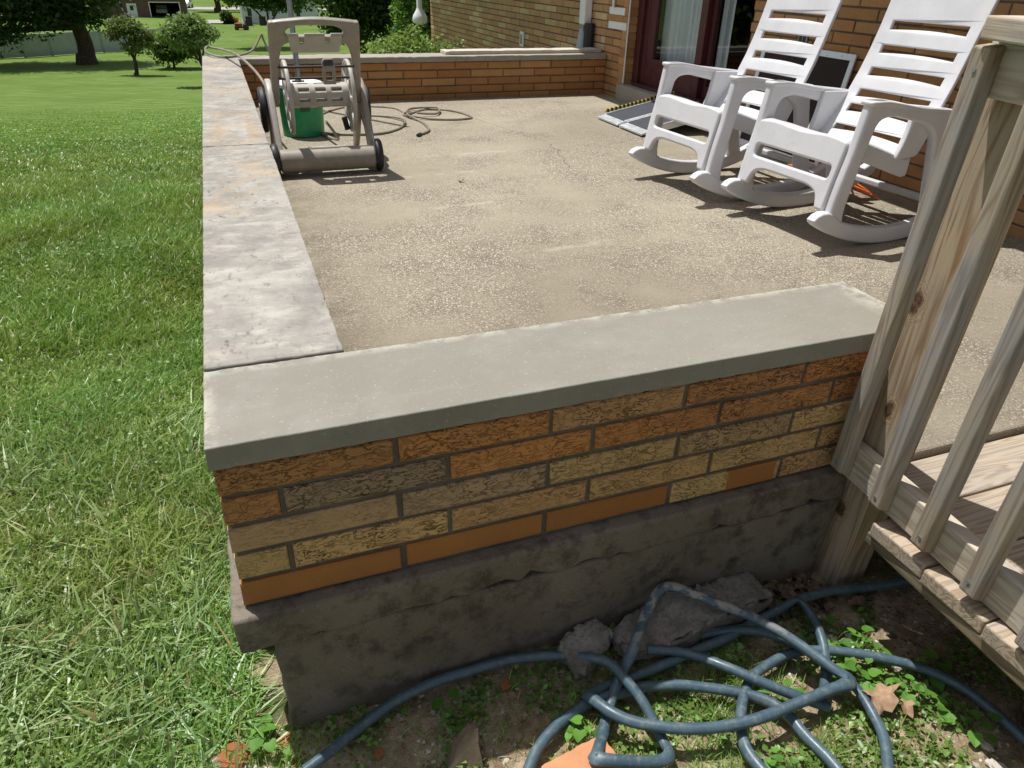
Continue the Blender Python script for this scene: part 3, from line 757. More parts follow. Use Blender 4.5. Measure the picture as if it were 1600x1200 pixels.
mb.build('stripe', M['black_plastic'], e, sm=False)
mb = MB(); mb.box(0.1, RL, -0.366, -0.352, -0.004, 0.045, M=Mr); o = mb.build('edge_rail', M['alu'], ramp, sm=False); o['label'] = 'bare metal edge rail'

# ---------------------------------------------------------------- leaning insect screen
Ms = bar_M((0, 0, 0), (0.1, 0, 0.655))       # x runs up the leaning screen
scr = thing('window_screen', 'white framed insect screen leaning against the brick wall behind the rocking chairs', 'screen', (HX - 0.11, 2.82, -0.31))
def sbox(x0, x1, y0, y1, z0, z1):
    u_ = Vector((0.1, 0, 0.655)).normalized(); n_ = Vector((-0.655, 0, 0.1)).normalized()
    vs = []
    for z in (z0, z1):
        for (a, b) in ((x0, y0), (x1, y0), (x1, y1), (x0, y1)): vs.append(u_ * a + n_ * z + Vector((0, b, 0)))
    mb.add(vs, [(0, 1, 2, 3), (4, 7, 6, 5), (0, 4, 5, 1), (1, 5, 6, 2), (2, 6, 7, 3), (3, 7, 4, 0)])
for (x0, x1, y0, y1) in ((0, 0.05, -.41, .41), (0.625, 0.66, -.41, .41), (0.05, .625, -.41, -.375), (0.05, .625, .375, .41)):
    mb = MB(); sbox(x0, x1, y0, y1, 0, 0.012); o = mb.build('frame_bar', M['alu'], scr, sm=False); bevel(o, 0.002)
mb = MB(); sbox(0.05, 0.625, -0.375, 0.375, 0.003, 0.006); mb.build('mesh', M['screen_mesh'], scr, sm=False)

# ---------------------------------------------------------------- orange cord
def coil(name, c, r, turns, rad, m, jitter, seed, z):
    rr = random.Random(seed); pts = []
    for i in range(int(turns * 10)):
        t = 2 * math.pi * i / 10; q = r * (1 + rr.uniform(-jitter, jitter))
        pts.append((c[0] + q * math.cos(t), c[1] + q * 1.5 * math.sin(t), z + rad + rr.uniform(0, 0.05)))
    mb = MB(); mb.tube(pts, rad, 7, sub=5); return mb.build(name, m)
o = coil('extension_cord', (3.34, 2.36), 0.10, 8, 0.005, M['orange'], 0.35, 3, -0.315)
tag(o, 'bunched orange extension cord at the foot of the house wall behind the chairs', 'cord')
mb = MB(); mb.tube([(3.4, 3.3, -0.305), (3.25, 3.12, -0.303), (3.3, 2.9, -0.3), (3.2, 2.7, -0.303), (3.30, 2.5, -0.303)], 0.006, 7)
mb.tube([(3.3, 2.2, -0.303), (3.35, 2.08, -0.29), (3.28, 1.98, -0.27), (3.36, 1.92, -0.303), (3.3, 2.05, -0.25), (3.38, 2.12, -0.303), (3.34, 1.85, -0.303)], 0.006, 7)
o2 = mb.build('loose_end', M['orange'], o)

# ---------------------------------------------------------------- rocking chairs
def rocker_z(s_): return 0.96 - math.sqrt(max(0.0, 0.96 ** 2 - (s_ - 0.48) ** 2))
XZ = lambda y: axes((0, y, 0), (1, 0, 0), (0, 0, 1))
def back_curve(z):      # height above floor -> distance behind the toes
    return float(np.interp(z, [0.30, 0.38, 0.47, 0.56, 0.66, 0.76, 0.86, 1.0, 1.12], [0.44, 0.50, 0.575, 0.635, 0.68, 0.715, 0.745, 0.785, 0.81]))
def make_chair(label, loc, rz):
    t = thing('rocking_chair', label, 'rocking chair', loc, rz, 'white resin rocking chairs')
    for sd in (-1, 1):
        bot = [(s_, rocker_z(s_)) for s_ in np.linspace(0.012, 0.97, 22)]
        top = [(s_, rocker_z(s_) + 0.072) for s_ in np.linspace(0.95, 0.15, 18)]
        toe = [(0.105, 0.162), (0.075, 0.175), (0.04, 0.176), (0.012, 0.166), (-0.008, 0.148), (-0.006, 0.136)]
        plate('rocker', bot + [(0.985, 0.16), (0.975, 0.19)] + top + toe, [], 0.05, 0.010, XZ(sd * 0.292), M['resin'], t)
        outer = [(0.075, 0.135, .01), (0.098, 0.28, .1), (0.13, 0.42, .1), (0.148, 0.54, .1), (0.158, 0.612, .02), (0.25, 0.612, .1), (0.45, 0.578, .1), (0.66, 0.562, .03),
                 (0.655, 0.50, .05), (0.69, 0.36, .1), (0.74, 0.2, .1), (0.77, 0.10, .01), (0.68, 0.075, .01), (0.655, 0.18, .1), (0.615, 0.34, .12), (0.58, 0.47, .07), (0.50, 0.515, .08),
                 (0.30, 0.556, .06), (0.224, 0.54, .05), (0.204, 0.44, .1), (0.178, 0.3, .1), (0.160, 0.17, .05), (0.172, 0.10, .01)]
        plate('side_frame', fillet(outer, 0.05), [], 0.046, 0.014, XZ(sd * 0.288), M['resin'], t)
        hip = fillet([(0.47, 0.570, .01), (0.645, 0.565, .02), (0.61, 0.50, .05), (0.55, 0.37, .02), (0.42, 0.36, .02), (0.455, 0.45, .06)], 0.02)
        plate('hip_panel', hip, [], 0.03, 0.008, XZ(sd * 0.262), M['resin'], t)
        o_ = plate('armrest', fillet([(0.150, -0.036), (0.66, -0.03), (0.66, 0.034), (0.150, 0.036)], 0.022), [], 0.018, 0.007,
              Matrix.Translation((0, sd * 0.286, 0)), M['resin'], t, warp=lambda v: Vector((v.x, v.y, v.z + float(np.interp(v.x, [0.15, 0.25, 0.45, 0.66], [0.609, 0.609, 0.576, 0.557])))), dense=0.03)
    # front apron: broad panel, slot, lower bar that curves into the legs
    ap = axes((0.075, 0, 0.15), (0, 1, 0), (0.062, 0, 0.30))
    outer = [(-.27, .31, .02), (-.16, .322, .06), (0, .306, .08), (.16, .322, .06), (.27, .31, .02), (.27, .02, .01), (.222, .02, .01), (.20, .085, .05), (.14, .102, .05), (-.14, .102, .05), (-.20, .085, .05), (-.222, .02, .01), (-.27, .02, .01)]
    hole = fillet([(-.235, .15), (.235, .15), (.235, .205), (-.235, .205)], 0.018)
    plate('front_apron', fillet(outer, 0.03), [hole[::-1]], 0.03, 0.010, ap, M['resin'], t)
    # seat: contoured sheet with turned-down sides
    prof = [(0.118, 0.43), (0.122, 0.452), (0.14, 0.463), (0.18, 0.462), (0.26, 0.444), (0.36, 0.412), (0.45, 0.382), (0.505, 0.365), (0.535, 0.37)]
    mb = MB(); nn = 16; vs = []; fs = []
    ysn = [(-0.262, -0.085), (-0.262, -0.01), (-0.25, 0.0)] + [(-0.25 + 0.5 * i / nn, -0.010 * math.sin(math.pi * i / nn) ) for i in range(1, nn)] + [(0.25, 0.0), (0.262, -0.01), (0.262, -0.085)]
    for (x, z) in prof:
        for (y, dz) in ysn:
            wv = 0.006 * math.cos(y * 40) * max(0, 1 - (x - 0.118) / 0.06)
            vs.append((x, y, z + dz + wv))
    W_ = len(ysn)
    for i in range(len(prof) - 1):
        for k in range(W_ - 1): fs.append((i * W_ + k, (i + 1) * W_ + k, (i + 1) * W_ + k + 1, i * W_ + k + 1))
    mb.add(vs, fs); o_ = mb.build('seat', M['resin'], t, ang=60)
    sf = o_.modifiers.new('t', 'SOLIDIFY'); sf.thickness = 0.010; sf.offset = -1; bevel(o_, 0.003)
    # backrest with slots, bent to the sitter
    def warp(v):
        x0_ = back_curve(v.y)
        return Vector((x0_ + v.z + 0.10 * (0.25 ** 2 - v.x ** 2), -v.x, v.y))
    outer = [(-.245, .36, .03), (-.262, .52, .1), (-.255, .80, .1), (-.262, 1.02, .04), (-.240, 1.055, .03), (-.205, 1.035, .02), (-.17, 1.035, .02), (-.15, 1.075, .05), (-.06, 1.10, .06), (.06, 1.10, .06), (.15, 1.075, .05), (.17, 1.035, .02), (.205, 1.035, .02), (.240, 1.055, .03), (.262, 1.02, .04), (.255, .80, .1), (.262, .52, .1), (.245, .36, .03)]
    holes = []
    for (za, zb) in ((0.405, 0.430), (0.484, 0.518), (0.548, 0.582), (0.640, 0.676), (0.737, 0.773), (0.836, 0.874)):
        hw = 0.198
        bot = [(-hw, za)] + [(-hw + 2 * hw * i / 10, za + 0.008 * math.sin(math.pi * i / 10)) for i in range(1, 10)] + [(hw, za)]
        holes.append([(hw, zb), (-hw, zb)] + bot)
    plate('backrest', fillet(outer, 0.03), [h[::-1] for h in holes], 0.020, 0.005, None, M['resin'], t, warp=warp, dense=0.025)
    mb = MB(); mb.box(0.80, 0.835, -0.268, 0.268, 0.118, 0.150); o_ = mb.build('stretcher', M['resin'], t, sm=False); bevel(o_, 0.008, 3)
    return t
chA = make_chair('white resin rocking chair nearer to the sliding door and ramp', (2.248, 2.323, -0.318), R(3.2))
chB = make_chair('white resin rocking chair nearest the wooden railing, in front of the bare brick wall', (2.358, 1.578, -0.320), R(3.2))

# ---------------------------------------------------------------- hose reel cart
FZ = -0.311
reel = thing('hose_reel_cart', 'taupe plastic hose reel cart with a tall slotted handle and empty drum', 'hose reel', (0.605, 3.15, FZ))
mb = MB(); mb.lathe([(0.05, -.262), (0.062, -.255), (0.064, -.1), (0.064, .1), (0.062, .255), (0.05, .262)], (0, 0, 0), 28)
o = mb.build('front_tube', M['taupe'], reel); o.data.transform(Matrix.Translation((0, 0, 0.082)) @ Matrix.Rotation(R(90), 4, 'Y'))
mb = MB(); mb.box(-0.10, 0.07, -0.018, 0.022, 0.142, 0.148); mb.build('sticker', M['taupe_light'], reel, sm=False)
def wheel(x, y, z, r, wd):
    mb = MB(); mb.lathe([(r * .5, -wd / 2), (r * .93, -wd / 2), (r, -wd / 4), (r, wd / 4), (r * .93, wd / 2), (r * .5, wd / 2)], (0, 0, 0), 36)
    o_ = mb.build('wheel', M['black_plastic'], reel); o_.data.transform(Matrix.Translation((x, y, z)) @ Matrix.Rotation(R(90), 4, 'Y'))
    mb = MB(); mb.lathe([(0.01, -wd * .56), (r * .3, -wd * .58), (r * .34, 0), (r * .3, wd * .58), (0.01, wd * .56)], (0, 0, 0), 20)
    h = mb.build('hub', M['taupe'], o_); h.data.transform(Matrix.Translation((x, y, z)) @ Matrix.Rotation(R(90), 4, 'Y'))
wheel(-0.283, 0.02, 0.087, 0.087, 0.035); wheel(0.286, 0.02, 0.087, 0.087, 0.035)
wheel(-0.292, 0.42, 0.285, 0.125, 0.035); wheel(0.30, 0.42, 0.285, 0.125, 0.03)
YZ = lambda x: axes((x, 0, 0), (0, 1, 0), (0, 0, 1))
for sx in (-0.252, 0.258):
    side_o = fillet([(-0.05, 0.05, .02), (0.06, 0.04, .02), (0.20, 0.24, .08), (0.34, 0.34, .05), (0.50, 0.10, .04), (0.60, 0.0, .01), (0.66, 0.0, .02), (0.54, 0.22, .06), (0.42, 0.45, .05), (0.30, 0.47, .05), (0.20, 0.43, .06)], 0.03)
    plate('side_leg', side_o, [], 0.032, 0.008, YZ(sx), M['taupe_light'] if sx < 0 else M['taupe'], reel)
# drum with slots
nu, nv = 78, 44; r_ = 0.066; vs = []; fs = []
for i in range(nu + 1):
    for k in range(nv):
        a = 2 * math.pi * k / nv; vs.append((-0.15 + 0.33 * i / nu, 0.28 + r_ * math.cos(a), 0.378 + r_ * math.sin(a)))
for i in range(nu):
    u_ = (i + 0.5) / nu
    for k in range(nv):
        hole = False
        for cu in (0.24, 0.52, 0.80):
            for cv in range(0, 44, 6):
                dx = abs(u_ - cu) * 0.33; dy = abs(((k + .5 - cv + 22) % 44) - 22) * 2 * math.pi * r_ / nv
                if dx < 0.030 and dy < 0.012 and (max(dx - 0.018, 0) ** 2 + dy ** 2) < 0.0125 ** 2: hole = True
        if not hole:
            k2 = (k + 1) % nv; fs.append((i * nv + k, i * nv + k2, (i + 1) * nv + k2, (i + 1) * nv + k))
mb = MB(); mb.add(vs, fs); o = mb.build('drum', M['taupe_light'], reel, ang=60); sf = o.modifiers.new('t', 'SOLIDIFY'); sf.thickness = 0.005
for x in (-0.155, 0.19):
    circ = [(0.28 + 0.197 * math.cos(t), 0.368 + 0.197 * math.sin(t)) for t in np.linspace(0, 2 * math.pi, 48, endpoint=False)]
    hs = []
    for k in range(8):
        a0 = 2 * math.pi * k / 8 + 0.1; a1 = a0 + 0.58
        hs.append(fillet([(0.28 + q * math.cos(a), 0.368 + q * math.sin(a)) for q, a in ((0.09, a1), (0.09, a0), (0.172, a0), (0.178, (a0 + a1) / 2), (0.172, a1))], 0.01))
    plate('flange', circ, hs, 0.022, 0.006, YZ(x), M['taupe_light'], reel)
# handle: leaning frame
HM = axes((0, 0.245, 0.362), (1, 0, 0), (0, -0.27, 0.47))
hz = lambda z: (z)      # local y along the frame, 0 at hub level, 0.5 at the top
outer = fillet([(-.245, -.02, .01), (-.205, -.02, .01), (-.19, .26, .03), (-.17, .345, .06), (-.13, .365, .04), (.13, .365, .04), (.17, .345, .06), (.195, .26, .03), (.212, -.02, .01), (.252, -.02, .01), (.232, .45, .02), (.228, .475, .012), (.205, .475, .01), (.19, .478, .03), (0, .498, .15), (-.19, .478, .03), (-.205, .475, .01), (-.228, .475, .012), (-.232, .45, .02)], 0.02)
grip = fillet([(-.145, .395), (.145, .395), (.15, .43), (.10, .458), (-.10, .458), (-.15, .43)], 0.03)
plate('handle_frame', outer, [grip[::-1]], 0.034, 0.009, HM, M['taupe'], reel)
pan = fillet([(-.125, .30, .01), (.125, .30, .01), (.14, .40, .008), (.078, .40, .004), (.074, .352, .012), (.052, .352, .012), (.050, .40, .004), (-.055, .40, .004), (-.058, .352, .012), (-.08, .352, .012), (-.084, .40, .004), (-.14, .40, .008)], 0.006)
plate('tool_shelf', pan, [], 0.012, 0.003, axes((0, 0.225, 0.362), (1, 0, 0), (0, -0.27, 0.47)), M['taupe_light'], reel)
mb = MB()
for (xa, xb) in ((-.145, -.086), (-.054, .049), (.08, .145)): mb.box(xa, xb, -0.008, 0.03, 0, 0.008, M=Matrix.Translation((0, 0.012, 0.708)))
o = mb.build('shelf_lip', M['taupe_light'], reel, sm=False); bevel(o, 0.003)
for z, y in ((0.545, 0.117), (0.485, 0.15)):
    mb = MB(); mb.cyl((-0.20, y, z), (0.205, y, z), 0.0065); mb.build('cross_bar', M['black_plastic'], reel)
gd = fillet([(0.03, .455), (0.10, .455), (0.10, .57), (0.088, .585), (0.042, .585), (0.03, .57)], 0.008)
plate('hose_guide', gd, [fillet([(0.047, .475), (0.083, .475), (0.083, .52), (0.047, .52)], 0.006)[::-1]], 0.02, 0.004, axes((0, 0.118, 0), (1, 0, 0), (0, 0, 1)), M['taupe'], reel)
mb = MB()
for k in range(7): mb.box(0.04 + k * 0.0075, 0.0435 + k * 0.0075, 0.10, 0.107, 0.55, 0.58)
mb.build('guide_tooth', M['black_plastic'], reel, sm=False)
mb = MB(); mb.cyl((0.19, 0.28, 0.368), (0.24, 0.28, 0.368), 0.04); mb.build('axle', M['black_plastic'], reel)
mb = MB(); mb.cyl((0.15, 0.29, 0.25), (0.165, 0.29, 0.18), 0.016); mb.build('hose_fitting', M['black_plastic'], reel)

# ---------------------------------------------------------------- bucket
bz = zf(4.25)
bk = thing('bucket', 'green plastic bucket with a white lid standing behind the hose reel', 'bucket', (0.590, 4.26, bz), 0)
mb = MB(); mb.lathe([(0.130, 0), (0.138, 0.005), (0.146, 0.27), (0.156, 0.272), (0.156, 0.29), (0.147, 0.292), (0.148, 0.318), (0.135, 0.318)], n=40); mb.build('body', M['green'], bk)
mb = MB(); mb.lathe([(0.150, 0.31), (0.158, 0.314), (0.158, 0.332), (0.148, 0.337), (0.138, 0.334), (0.02, 0.336)], n=40); mb.build('lid', M['white'], bk)
mb = MB(); mb.lathe([(0.022, 0.334), (0.022, 0.345), (0.016, 0.352)], n=16); mb.box(-0.04, 0.04, -0.008, 0.008, 0.336, 0.345); mb.build('lid_knob', M['black_plastic'], bk)
vs = []; 
for i in range(7):
    a = R(-98 + i * 4.0)
    for z in (0.17, 0.25): vs.append((0.1475 * math.cos(a), 0.1475 * math.sin(a), z))
mb = MB(); mb.add(vs, [(2 * i, 2 * i + 2, 2 * i + 3, 2 * i + 1) for i in range(6)]); mb.build('label_sticker', plain('bucket sticker', (0.03, 0.10, 0.05), 0.5), bk)

mb = MB(); mb.cyl((0.69, 5.34, zf(5.34)), (0.69, 5.34, 2.9), 0.021); pole = mb.build('pole', M['steel'])
tag(pole, 'slim grey metal pole standing behind the green bucket against the back wall', 'pole')
mb = MB(); mb.lathe([(0.08, 0), (0.08, 0.01), (0.03, 0.03), (0.024, 0.08)], (0.69, 5.34, zf(5.34))); mb.build('base_plate', M['steel'], pole)

# ---------------------------------------------------------------- tan garden hose
zp = -0.297
gh = thing('garden_hose', 'thin tan garden hose looped over the wall corner and coiled on the patio', 'hose', (0.7, 4.6, -0.3))
def inv(o_, p): o_.location = (-p[0], -p[1], -p[2]); return o_
mb = MB()
mb.tube([(0.375, 3.75, 0.03), (0.33, 4.2, 0.10), (0.25, 4.9, 0.13), (0.17, 5.5, 0.11), (0.09, 5.95, 0.085), (0.04, 6.0, 0.09), (0.03, 5.75, 0.075), (0.13, 5.52, 0.06), (0.26, 5.60, 0.058), (0.38, 5.66, 0.09), (0.45, 5.72, 0.17), (0.475, 5.74, 0.20), (0.485, 5.74, 0.16), (0.52, 5.70, 0.056)], 0.0085, 10, sub=8)
inv(mb.build('upper_run', M['hose_tan'], gh), gh.location)
mb = MB()
mb.tube([(0.66, 3.55, -0.10), (0.75, 3.75, -0.25), (0.70, 4.3, zp), (0.76, 4.85, zp), (1.0, 5.2, zp), (1.2, 5.21, zp), (1.39, 5.1, zp), (1.43, 4.9, zp), (1.41, 4.75, zp), (1.47, 4.62, zp + 0.01), (1.6, 4.54, zp), (1.78, 4.50, zp), (1.9, 4.57, zp), (1.84, 4.85, zp), (1.66, 4.98, zp), (1.5, 4.85, zp), (1.42, 4.70, zp + 0.015), (1.47, 4.5, zp), (1.47, 4.3, zp), (1.44, 4.13, zp), (1.35, 4.02, zp)], 0.0085, 10, sub=8)
mb.tube([(0.72, 4.2, zp), (0.9, 4.13, zp), (1.1, 4.12, zp), (1.28, 4.3, zp), (1.35, 4.55, zp + 0.01), (1.2, 4.78, zp), (0.95, 4.8, zp)], 0.0085, 10, sub=8)
mb.tube([(1.42, 4.78, zp + .01), (1.52, 4.98, zp + .01), (1.72, 4.93, zp + .02), (1.66, 4.72, zp + .01), (1.5, 4.72, zp + .02)], 0.0085, 10, sub=8)
inv(mb.build('floor_coil', M['hose_tan'], gh), gh.location)
mb = MB(); mb.cyl((1.35, 4.02, zp), (1.325, 3.985, zp), 0.013); inv(mb.build('hose_end', M['black_plastic'], gh), gh.location)

# ---------------------------------------------------------------- wooden railing and deck
RZ = R(-3.0)
def railpart(mb, name, m, parent, bv=0.004):
    o_ = mb.build(name, m, parent, sm=False); bevel(o_, bv, 3); return o_
rail = thing('wooden_railing', 'weathered pine deck railing with square balusters at the right edge', 'railing')
RX = 1.389; Rp = Matrix.Translation((RX, 0, 0)) @ Matrix.Rotation(RZ, 4, 'Z')
mb = MB(); mb.box(1.43, 1.522, -0.098, -0.008, -0.95, 0.62); post = railpart(mb, 'post', M['wood_post'], rail)
mb = MB(); mb.box(0.0, 0.037, -1.62, -0.012, -0.324, -0.233, M=Rp); railpart(mb, 'bottom_rail', M['wood_y'], rail)
mb = MB(); mb.box(0.0, 0.037, -1.62, -0.022, 0.550, 0.640, M=Rp); railpart(mb, 'top_rail', M['wood_y'], rail)
mb = MB(); mb.box(-0.045, 0.10, -1.66, -0.034, 0.643, 0.680, M=Rp); railpart(mb, 'cap_rail', M['wood_y'], rail)
for i in range(11):
    y = -0.055 - 0.131 * i
    zb = -0.312 - 0.003 * i + random.uniform(-.004, .004)
    s_ = 0.0365
    vs = []
    pr_ = [(-s_, zb + 0.018), (0, zb), (0, 0.636), (-s_, 0.632)]
    mb = MB()
    fr_ = [Rp @ Vector((a, y - 0.002, z)) for a, z in pr_]; bk_ = [Rp @ Vector((a, y - 0.002 + s_, z)) for a, z in pr_]
    # bottoms are cut on a slant; the top leans a hair
    tw = Vector((0, random.uniform(-.004, .004), 0)); fr_[2] += tw; fr_[3] += tw; bk_[2] += tw; bk_[3] += tw
    mb.add(fr_ + bk_, [(0, 1, 2, 3), (7, 6, 5, 4), (1, 0, 4, 5), (2, 1, 5, 6), (3, 2, 6, 7), (0, 3, 7, 4)])
    b_ = railpart(mb, 'baluster', M['wood_z'], rail, 0.0045)
    for zz in (-0.275, 0.595):
        mb = MB(); p = Rp @ Vector((-s_ - 0.0005, y + s_ / 2 - 0.002 + random.uniform(-.004, .004), zz)); d = Vector((-1, 0, 0))
        mb.cyl(p, p + d * 0.0015, 0.0042, n=10); mb.build('screw', M['steel'], b_)
mb = MB(); mb.box(1.43, 1.52, -1.62, -1.53, -0.95, 0.62, M=Matrix.Translation((-0.075, 0, 0))); railpart(mb, 'post', M['wood_post'], rail)

# the whole railing leans a little away from the wall
rail.location = (0, 0, -0.32); rail.rotation_euler = (R(1.9), 0, 0)
for ch in rail.children: ch.location.z += 0.32
deck = thing('wooden_deck', 'low pine deck landing with boards running up to the concrete patio', 'deck')
yy = -0.026
for i in range(11):
    y1 = yy - 0.002; y0_ = y1 - 0.148
    xl = 1.358 - 0.052 * (-yy) + random.uniform(-0.0025, 0.0025)
    mb = MB()
    if i == 0: mb.box(1.53, 3.4, y0_, y1, -0.384, -0.3455)
    else: mb.box(xl, 3.4, y0_, y1, -0.384, -0.3455 + random.uniform(-.001, .001))
    o = railpart(mb, 'deck_board', M['wood_x'], deck, 0.005)
    yy -= 0.1525
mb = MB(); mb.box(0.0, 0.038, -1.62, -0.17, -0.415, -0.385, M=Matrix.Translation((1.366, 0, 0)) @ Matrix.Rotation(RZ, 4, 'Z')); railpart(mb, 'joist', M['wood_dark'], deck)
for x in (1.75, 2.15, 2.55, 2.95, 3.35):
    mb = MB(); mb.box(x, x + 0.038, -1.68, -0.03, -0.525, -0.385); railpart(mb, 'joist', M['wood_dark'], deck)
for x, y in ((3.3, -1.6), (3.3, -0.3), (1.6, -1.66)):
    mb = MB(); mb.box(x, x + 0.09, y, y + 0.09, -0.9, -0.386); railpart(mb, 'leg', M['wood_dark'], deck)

# ---------------------------------------------------------------- blue hose
HOSE_A = [(0.053,-0.147,0),(0.099,-0.127,0),(0.172,-0.09,0),(0.255,-0.061,.01),(0.34,-0.048,.015),(0.427,-0.045,.015),(0.51,-0.05,.02),(0.59,-0.065,.02),(0.64,-0.085,.025),(0.698,-0.132,.045),(0.719,-0.161,.05),(0.729,-0.189,.045),(0.746,-0.243,.03),(0.754,-0.289,.01),(0.755,-0.329,0),(0.749,-0.363,0.005),(0.716,-0.369,0.01),(0.663,-0.358,0.022),(0.603,-0.334,0.028),(0.605,-0.321,0.024),(0.643,-0.274,0),(0.677,-0.23,0),(0.709,-0.197,.01),(0.74,-0.171,.03),(0.774,-0.149,.06),(0.831,-0.094,.08),(0.883,-0.055,.10),(0.921,-0.042,.105),(0.957,-0.062,.10),(1.011,-0.104,.085),(1.078,-0.157,.07),(1.126,-0.219,.06),(1.161,-0.281,.05),(1.183,-0.331,.045),(1.199,-0.365,.04),(1.137,-0.366,.035),(1.047,-0.369,.035),(0.961,-0.371,.035),(0.888,-0.361,.03),(0.819,-0.344,.03),(0.757,-0.318,.03),(0.7,-0.283,.03),(0.667,-0.244,.03),(0.649,-0.191,.02),(0.668,-0.183,.01),(0.706,-0.173,0),(0.782,-0.171,0),(0.853,-0.166,0),(0.946,-0.157,0),(1.033,-0.15,0),(1.121,-0.133,0),(1.202,-0.127,.01),(1.262,-0.123,.02),(1.266,-0.169,.015),(1.248,-0.226,.01),(1.22,-0.278,0),(1.168,-0.334,0),(1.13,-0.365,0)]
HOSE_B = [(0.916,-0.12,0),(0.97,-0.12,0),(1.037,-0.131,0),(1.086,-0.152,.01),(1.125,-0.184,.02),(1.162,-0.232,.025),(1.19,-0.289,.02),(1.222,-0.361,.01),(1.216,-0.429,0),(1.192,-0.485,0),(1.13,-0.56,0)]
HOSE_B0 = [(1.144,-0.141,0),(1.072,-0.135,0),(1.007,-0.121,0),(0.936,-0.116,0),(0.90,-0.12,0)]
HOSE_C = [(0.828,-0.13,.02),(0.884,-0.153,.02),(0.926,-0.182,.02),(0.972,-0.241,.03),(1.022,-0.294,.025),(1.066,-0.33,.015),(1.111,-0.363,.005),(1.14,-0.378,-.005)]
HOSE_D = [(1.484,-0.7,0),(1.478,-0.604,0),(1.473,-0.505,0),(1.456,-0.436,0),(1.42,-0.379,0),(1.367,-0.334,0),(1.307,-0.294,0),(1.24,-0.26,0),(1.163,-0.238,0),(1.083,-0.246,0),(1.017,-0.267,0),(0.955,-0.32,0),(0.919,-0.372,0),(0.906,-0.413,0),(0.915,-0.475,0)]
HOSE_E = [(0.44,-0.33,0),(0.464,-0.299,0),(0.507,-0.256,0),(0.575,-0.218,0),(0.646,-0.198,0),(0.694,-0.197,0),(0.748,-0.202,0),(0.788,-0.204,0),(0.859,-0.225,0),(0.924,-0.257,0),(0.979,-0.289,0),(1.021,-0.326,0),(1.041,-0.367,0),(1.043,-0.416,0),(1.053,-0.473,0),(1.056,-0.53,0)]
HOSE_F = [(1.262,-0.123,.02),(1.363,-0.118,.01),(1.466,-0.13,0),(1.562,-0.145,0),(1.9,-0.18,0)]
mb = MB()
def put(lst, dz=0.0): mb.tube([(x, y, max(-0.645 + h + dz, float(zg(x, y)) + 0.010)) for x, y, h in lst], 0.0118, 12, sub=6, flat=0.45)
for l_ in (HOSE_A, HOSE_B, HOSE_B0, HOSE_C, HOSE_D, HOSE_E, HOSE_F): put(l_)
mb.tube([(0.0, -0.2, -0.65), (0.053, -0.147, -0.645)], 0.0118, 12)
o = mb.build('hose', M['hose_blue'])
tag(o, 'kinked faded blue garden hose tangled on the ground below the front wall', 'hose')

# ---------------------------------------------------------------- stones and rubble
def stone(name, c, s_, rz, m, seed, label, cat, group=None, flat=0.35, sub=4, tilt=(0, 0)):
    bm = bmesh.new(); bmesh.ops.create_icosphere(bm, subdivisions=sub, radius=1)
    off = Vector((seed * 3.1, seed * 1.7, 0))
    for v in bm.verts:
        p = v.co.copy(); q = p * (1 + 0.35 * noise.noise(p * 1.1 + off) + 0.22 * noise.noise(p * 3 + off) + 0.1 * noise.noise(p * 7 + off))
        q += noise.cell_vector(p * 1.6 + off) * 0.06 + noise.noise_vector(p * 9 + off) * 0.03
        q *= 1 - 0.16 * max(0, noise.cell(p * 2.3 + off))
        q.z = max(min(q.z, 0.62), -0.7)
        v.co = Vector((q.x * s_[0], q.y * s_[1], q.z * s_[2]))
    me_ = bpy.data.meshes.new(name); bm.to_mesh(me_); bm.free()
    smooth(me_, 28)
    o_ = link(name, me_, m); o_.location = c; o_.rotation_euler = (tilt[0], tilt[1], rz)
    return tag(o_, label, cat, group)
for (cx, cy, cz, L_, W_, H_, rz, sd, lb) in ((0.98, -0.08, -0.622, 0.42, 0.11, 0.07, 4, 51, 'long flat grey rock lying against the foundation under the blue hose'), (0.70, -0.075, -0.632, 0.125, 0.09, 0.085, 25, 57, 'knobbly grey rock at the left end of the long flat rock')):
    o = rough_slab('rock', -L_ / 2, L_ / 2, -W_ / 2, W_ / 2, -H_ / 2, H_ / 2, 0.0085, 0.013, 17, M['rock'], None, sd, 0)
    for v in o.data.vertices:
        c_ = v.co; t_ = abs(c_.x) / (L_ / 2); k_ = 1 - 0.45 * max(0, t_ - 0.35) - 0.12 * math.sin(c_.x * 21 + sd); c_.y *= k_; c_.z = c_.z * (0.75 + 0.35 * math.sin(c_.x * 14 + sd)) + 0.012 * noise.noise(Vector((c_.x * 9, c_.y * 9, sd)))
    o.location = (cx, cy, cz); o.rotation_euler = (0.12, -0.03, R(rz)); tag(o, lb, 'rock')
# standing wedge stone
bm = bmesh.new()
wv = [(0.30, -0.235, -0.70), (0.39, -0.25, -0.70), (0.41, -0.175, -0.70), (0.33, -0.165, -0.70), (0.372, -0.20, -0.60), (0.392, -0.205, -0.602), (0.396, -0.188, -0.604), (0.376, -0.186, -0.60)]
me = bpy.data.meshes.new('stone'); me.from_pydata(wv, [], [(3, 2, 1, 0), (4, 5, 6, 7), (0, 1, 5, 4), (1, 2, 6, 5), (2, 3, 7, 6), (3, 0, 4, 7)])
bm.from_mesh(me); bmesh.ops.subdivide_edges(bm, edges=bm.edges[:], cuts=6, use_grid_fill=True)
for v in bm.verts: v.co += noise.noise_vector(v.co * 45) * 0.006
bm.to_mesh(me); bm.free(); smooth(me, 40)
o = link('stone', me, M['rock_brown']); tag(o, 'upright brown wedge of stone sticking out of the soil by the salmon brick', 'stone')
bk_ = rough_slab('brick', -0.075, 0.075, -0.045, 0.045, -0.03, 0.03, 0.012, 0.002, 20, M['salmon'], None, 4, 0.003)
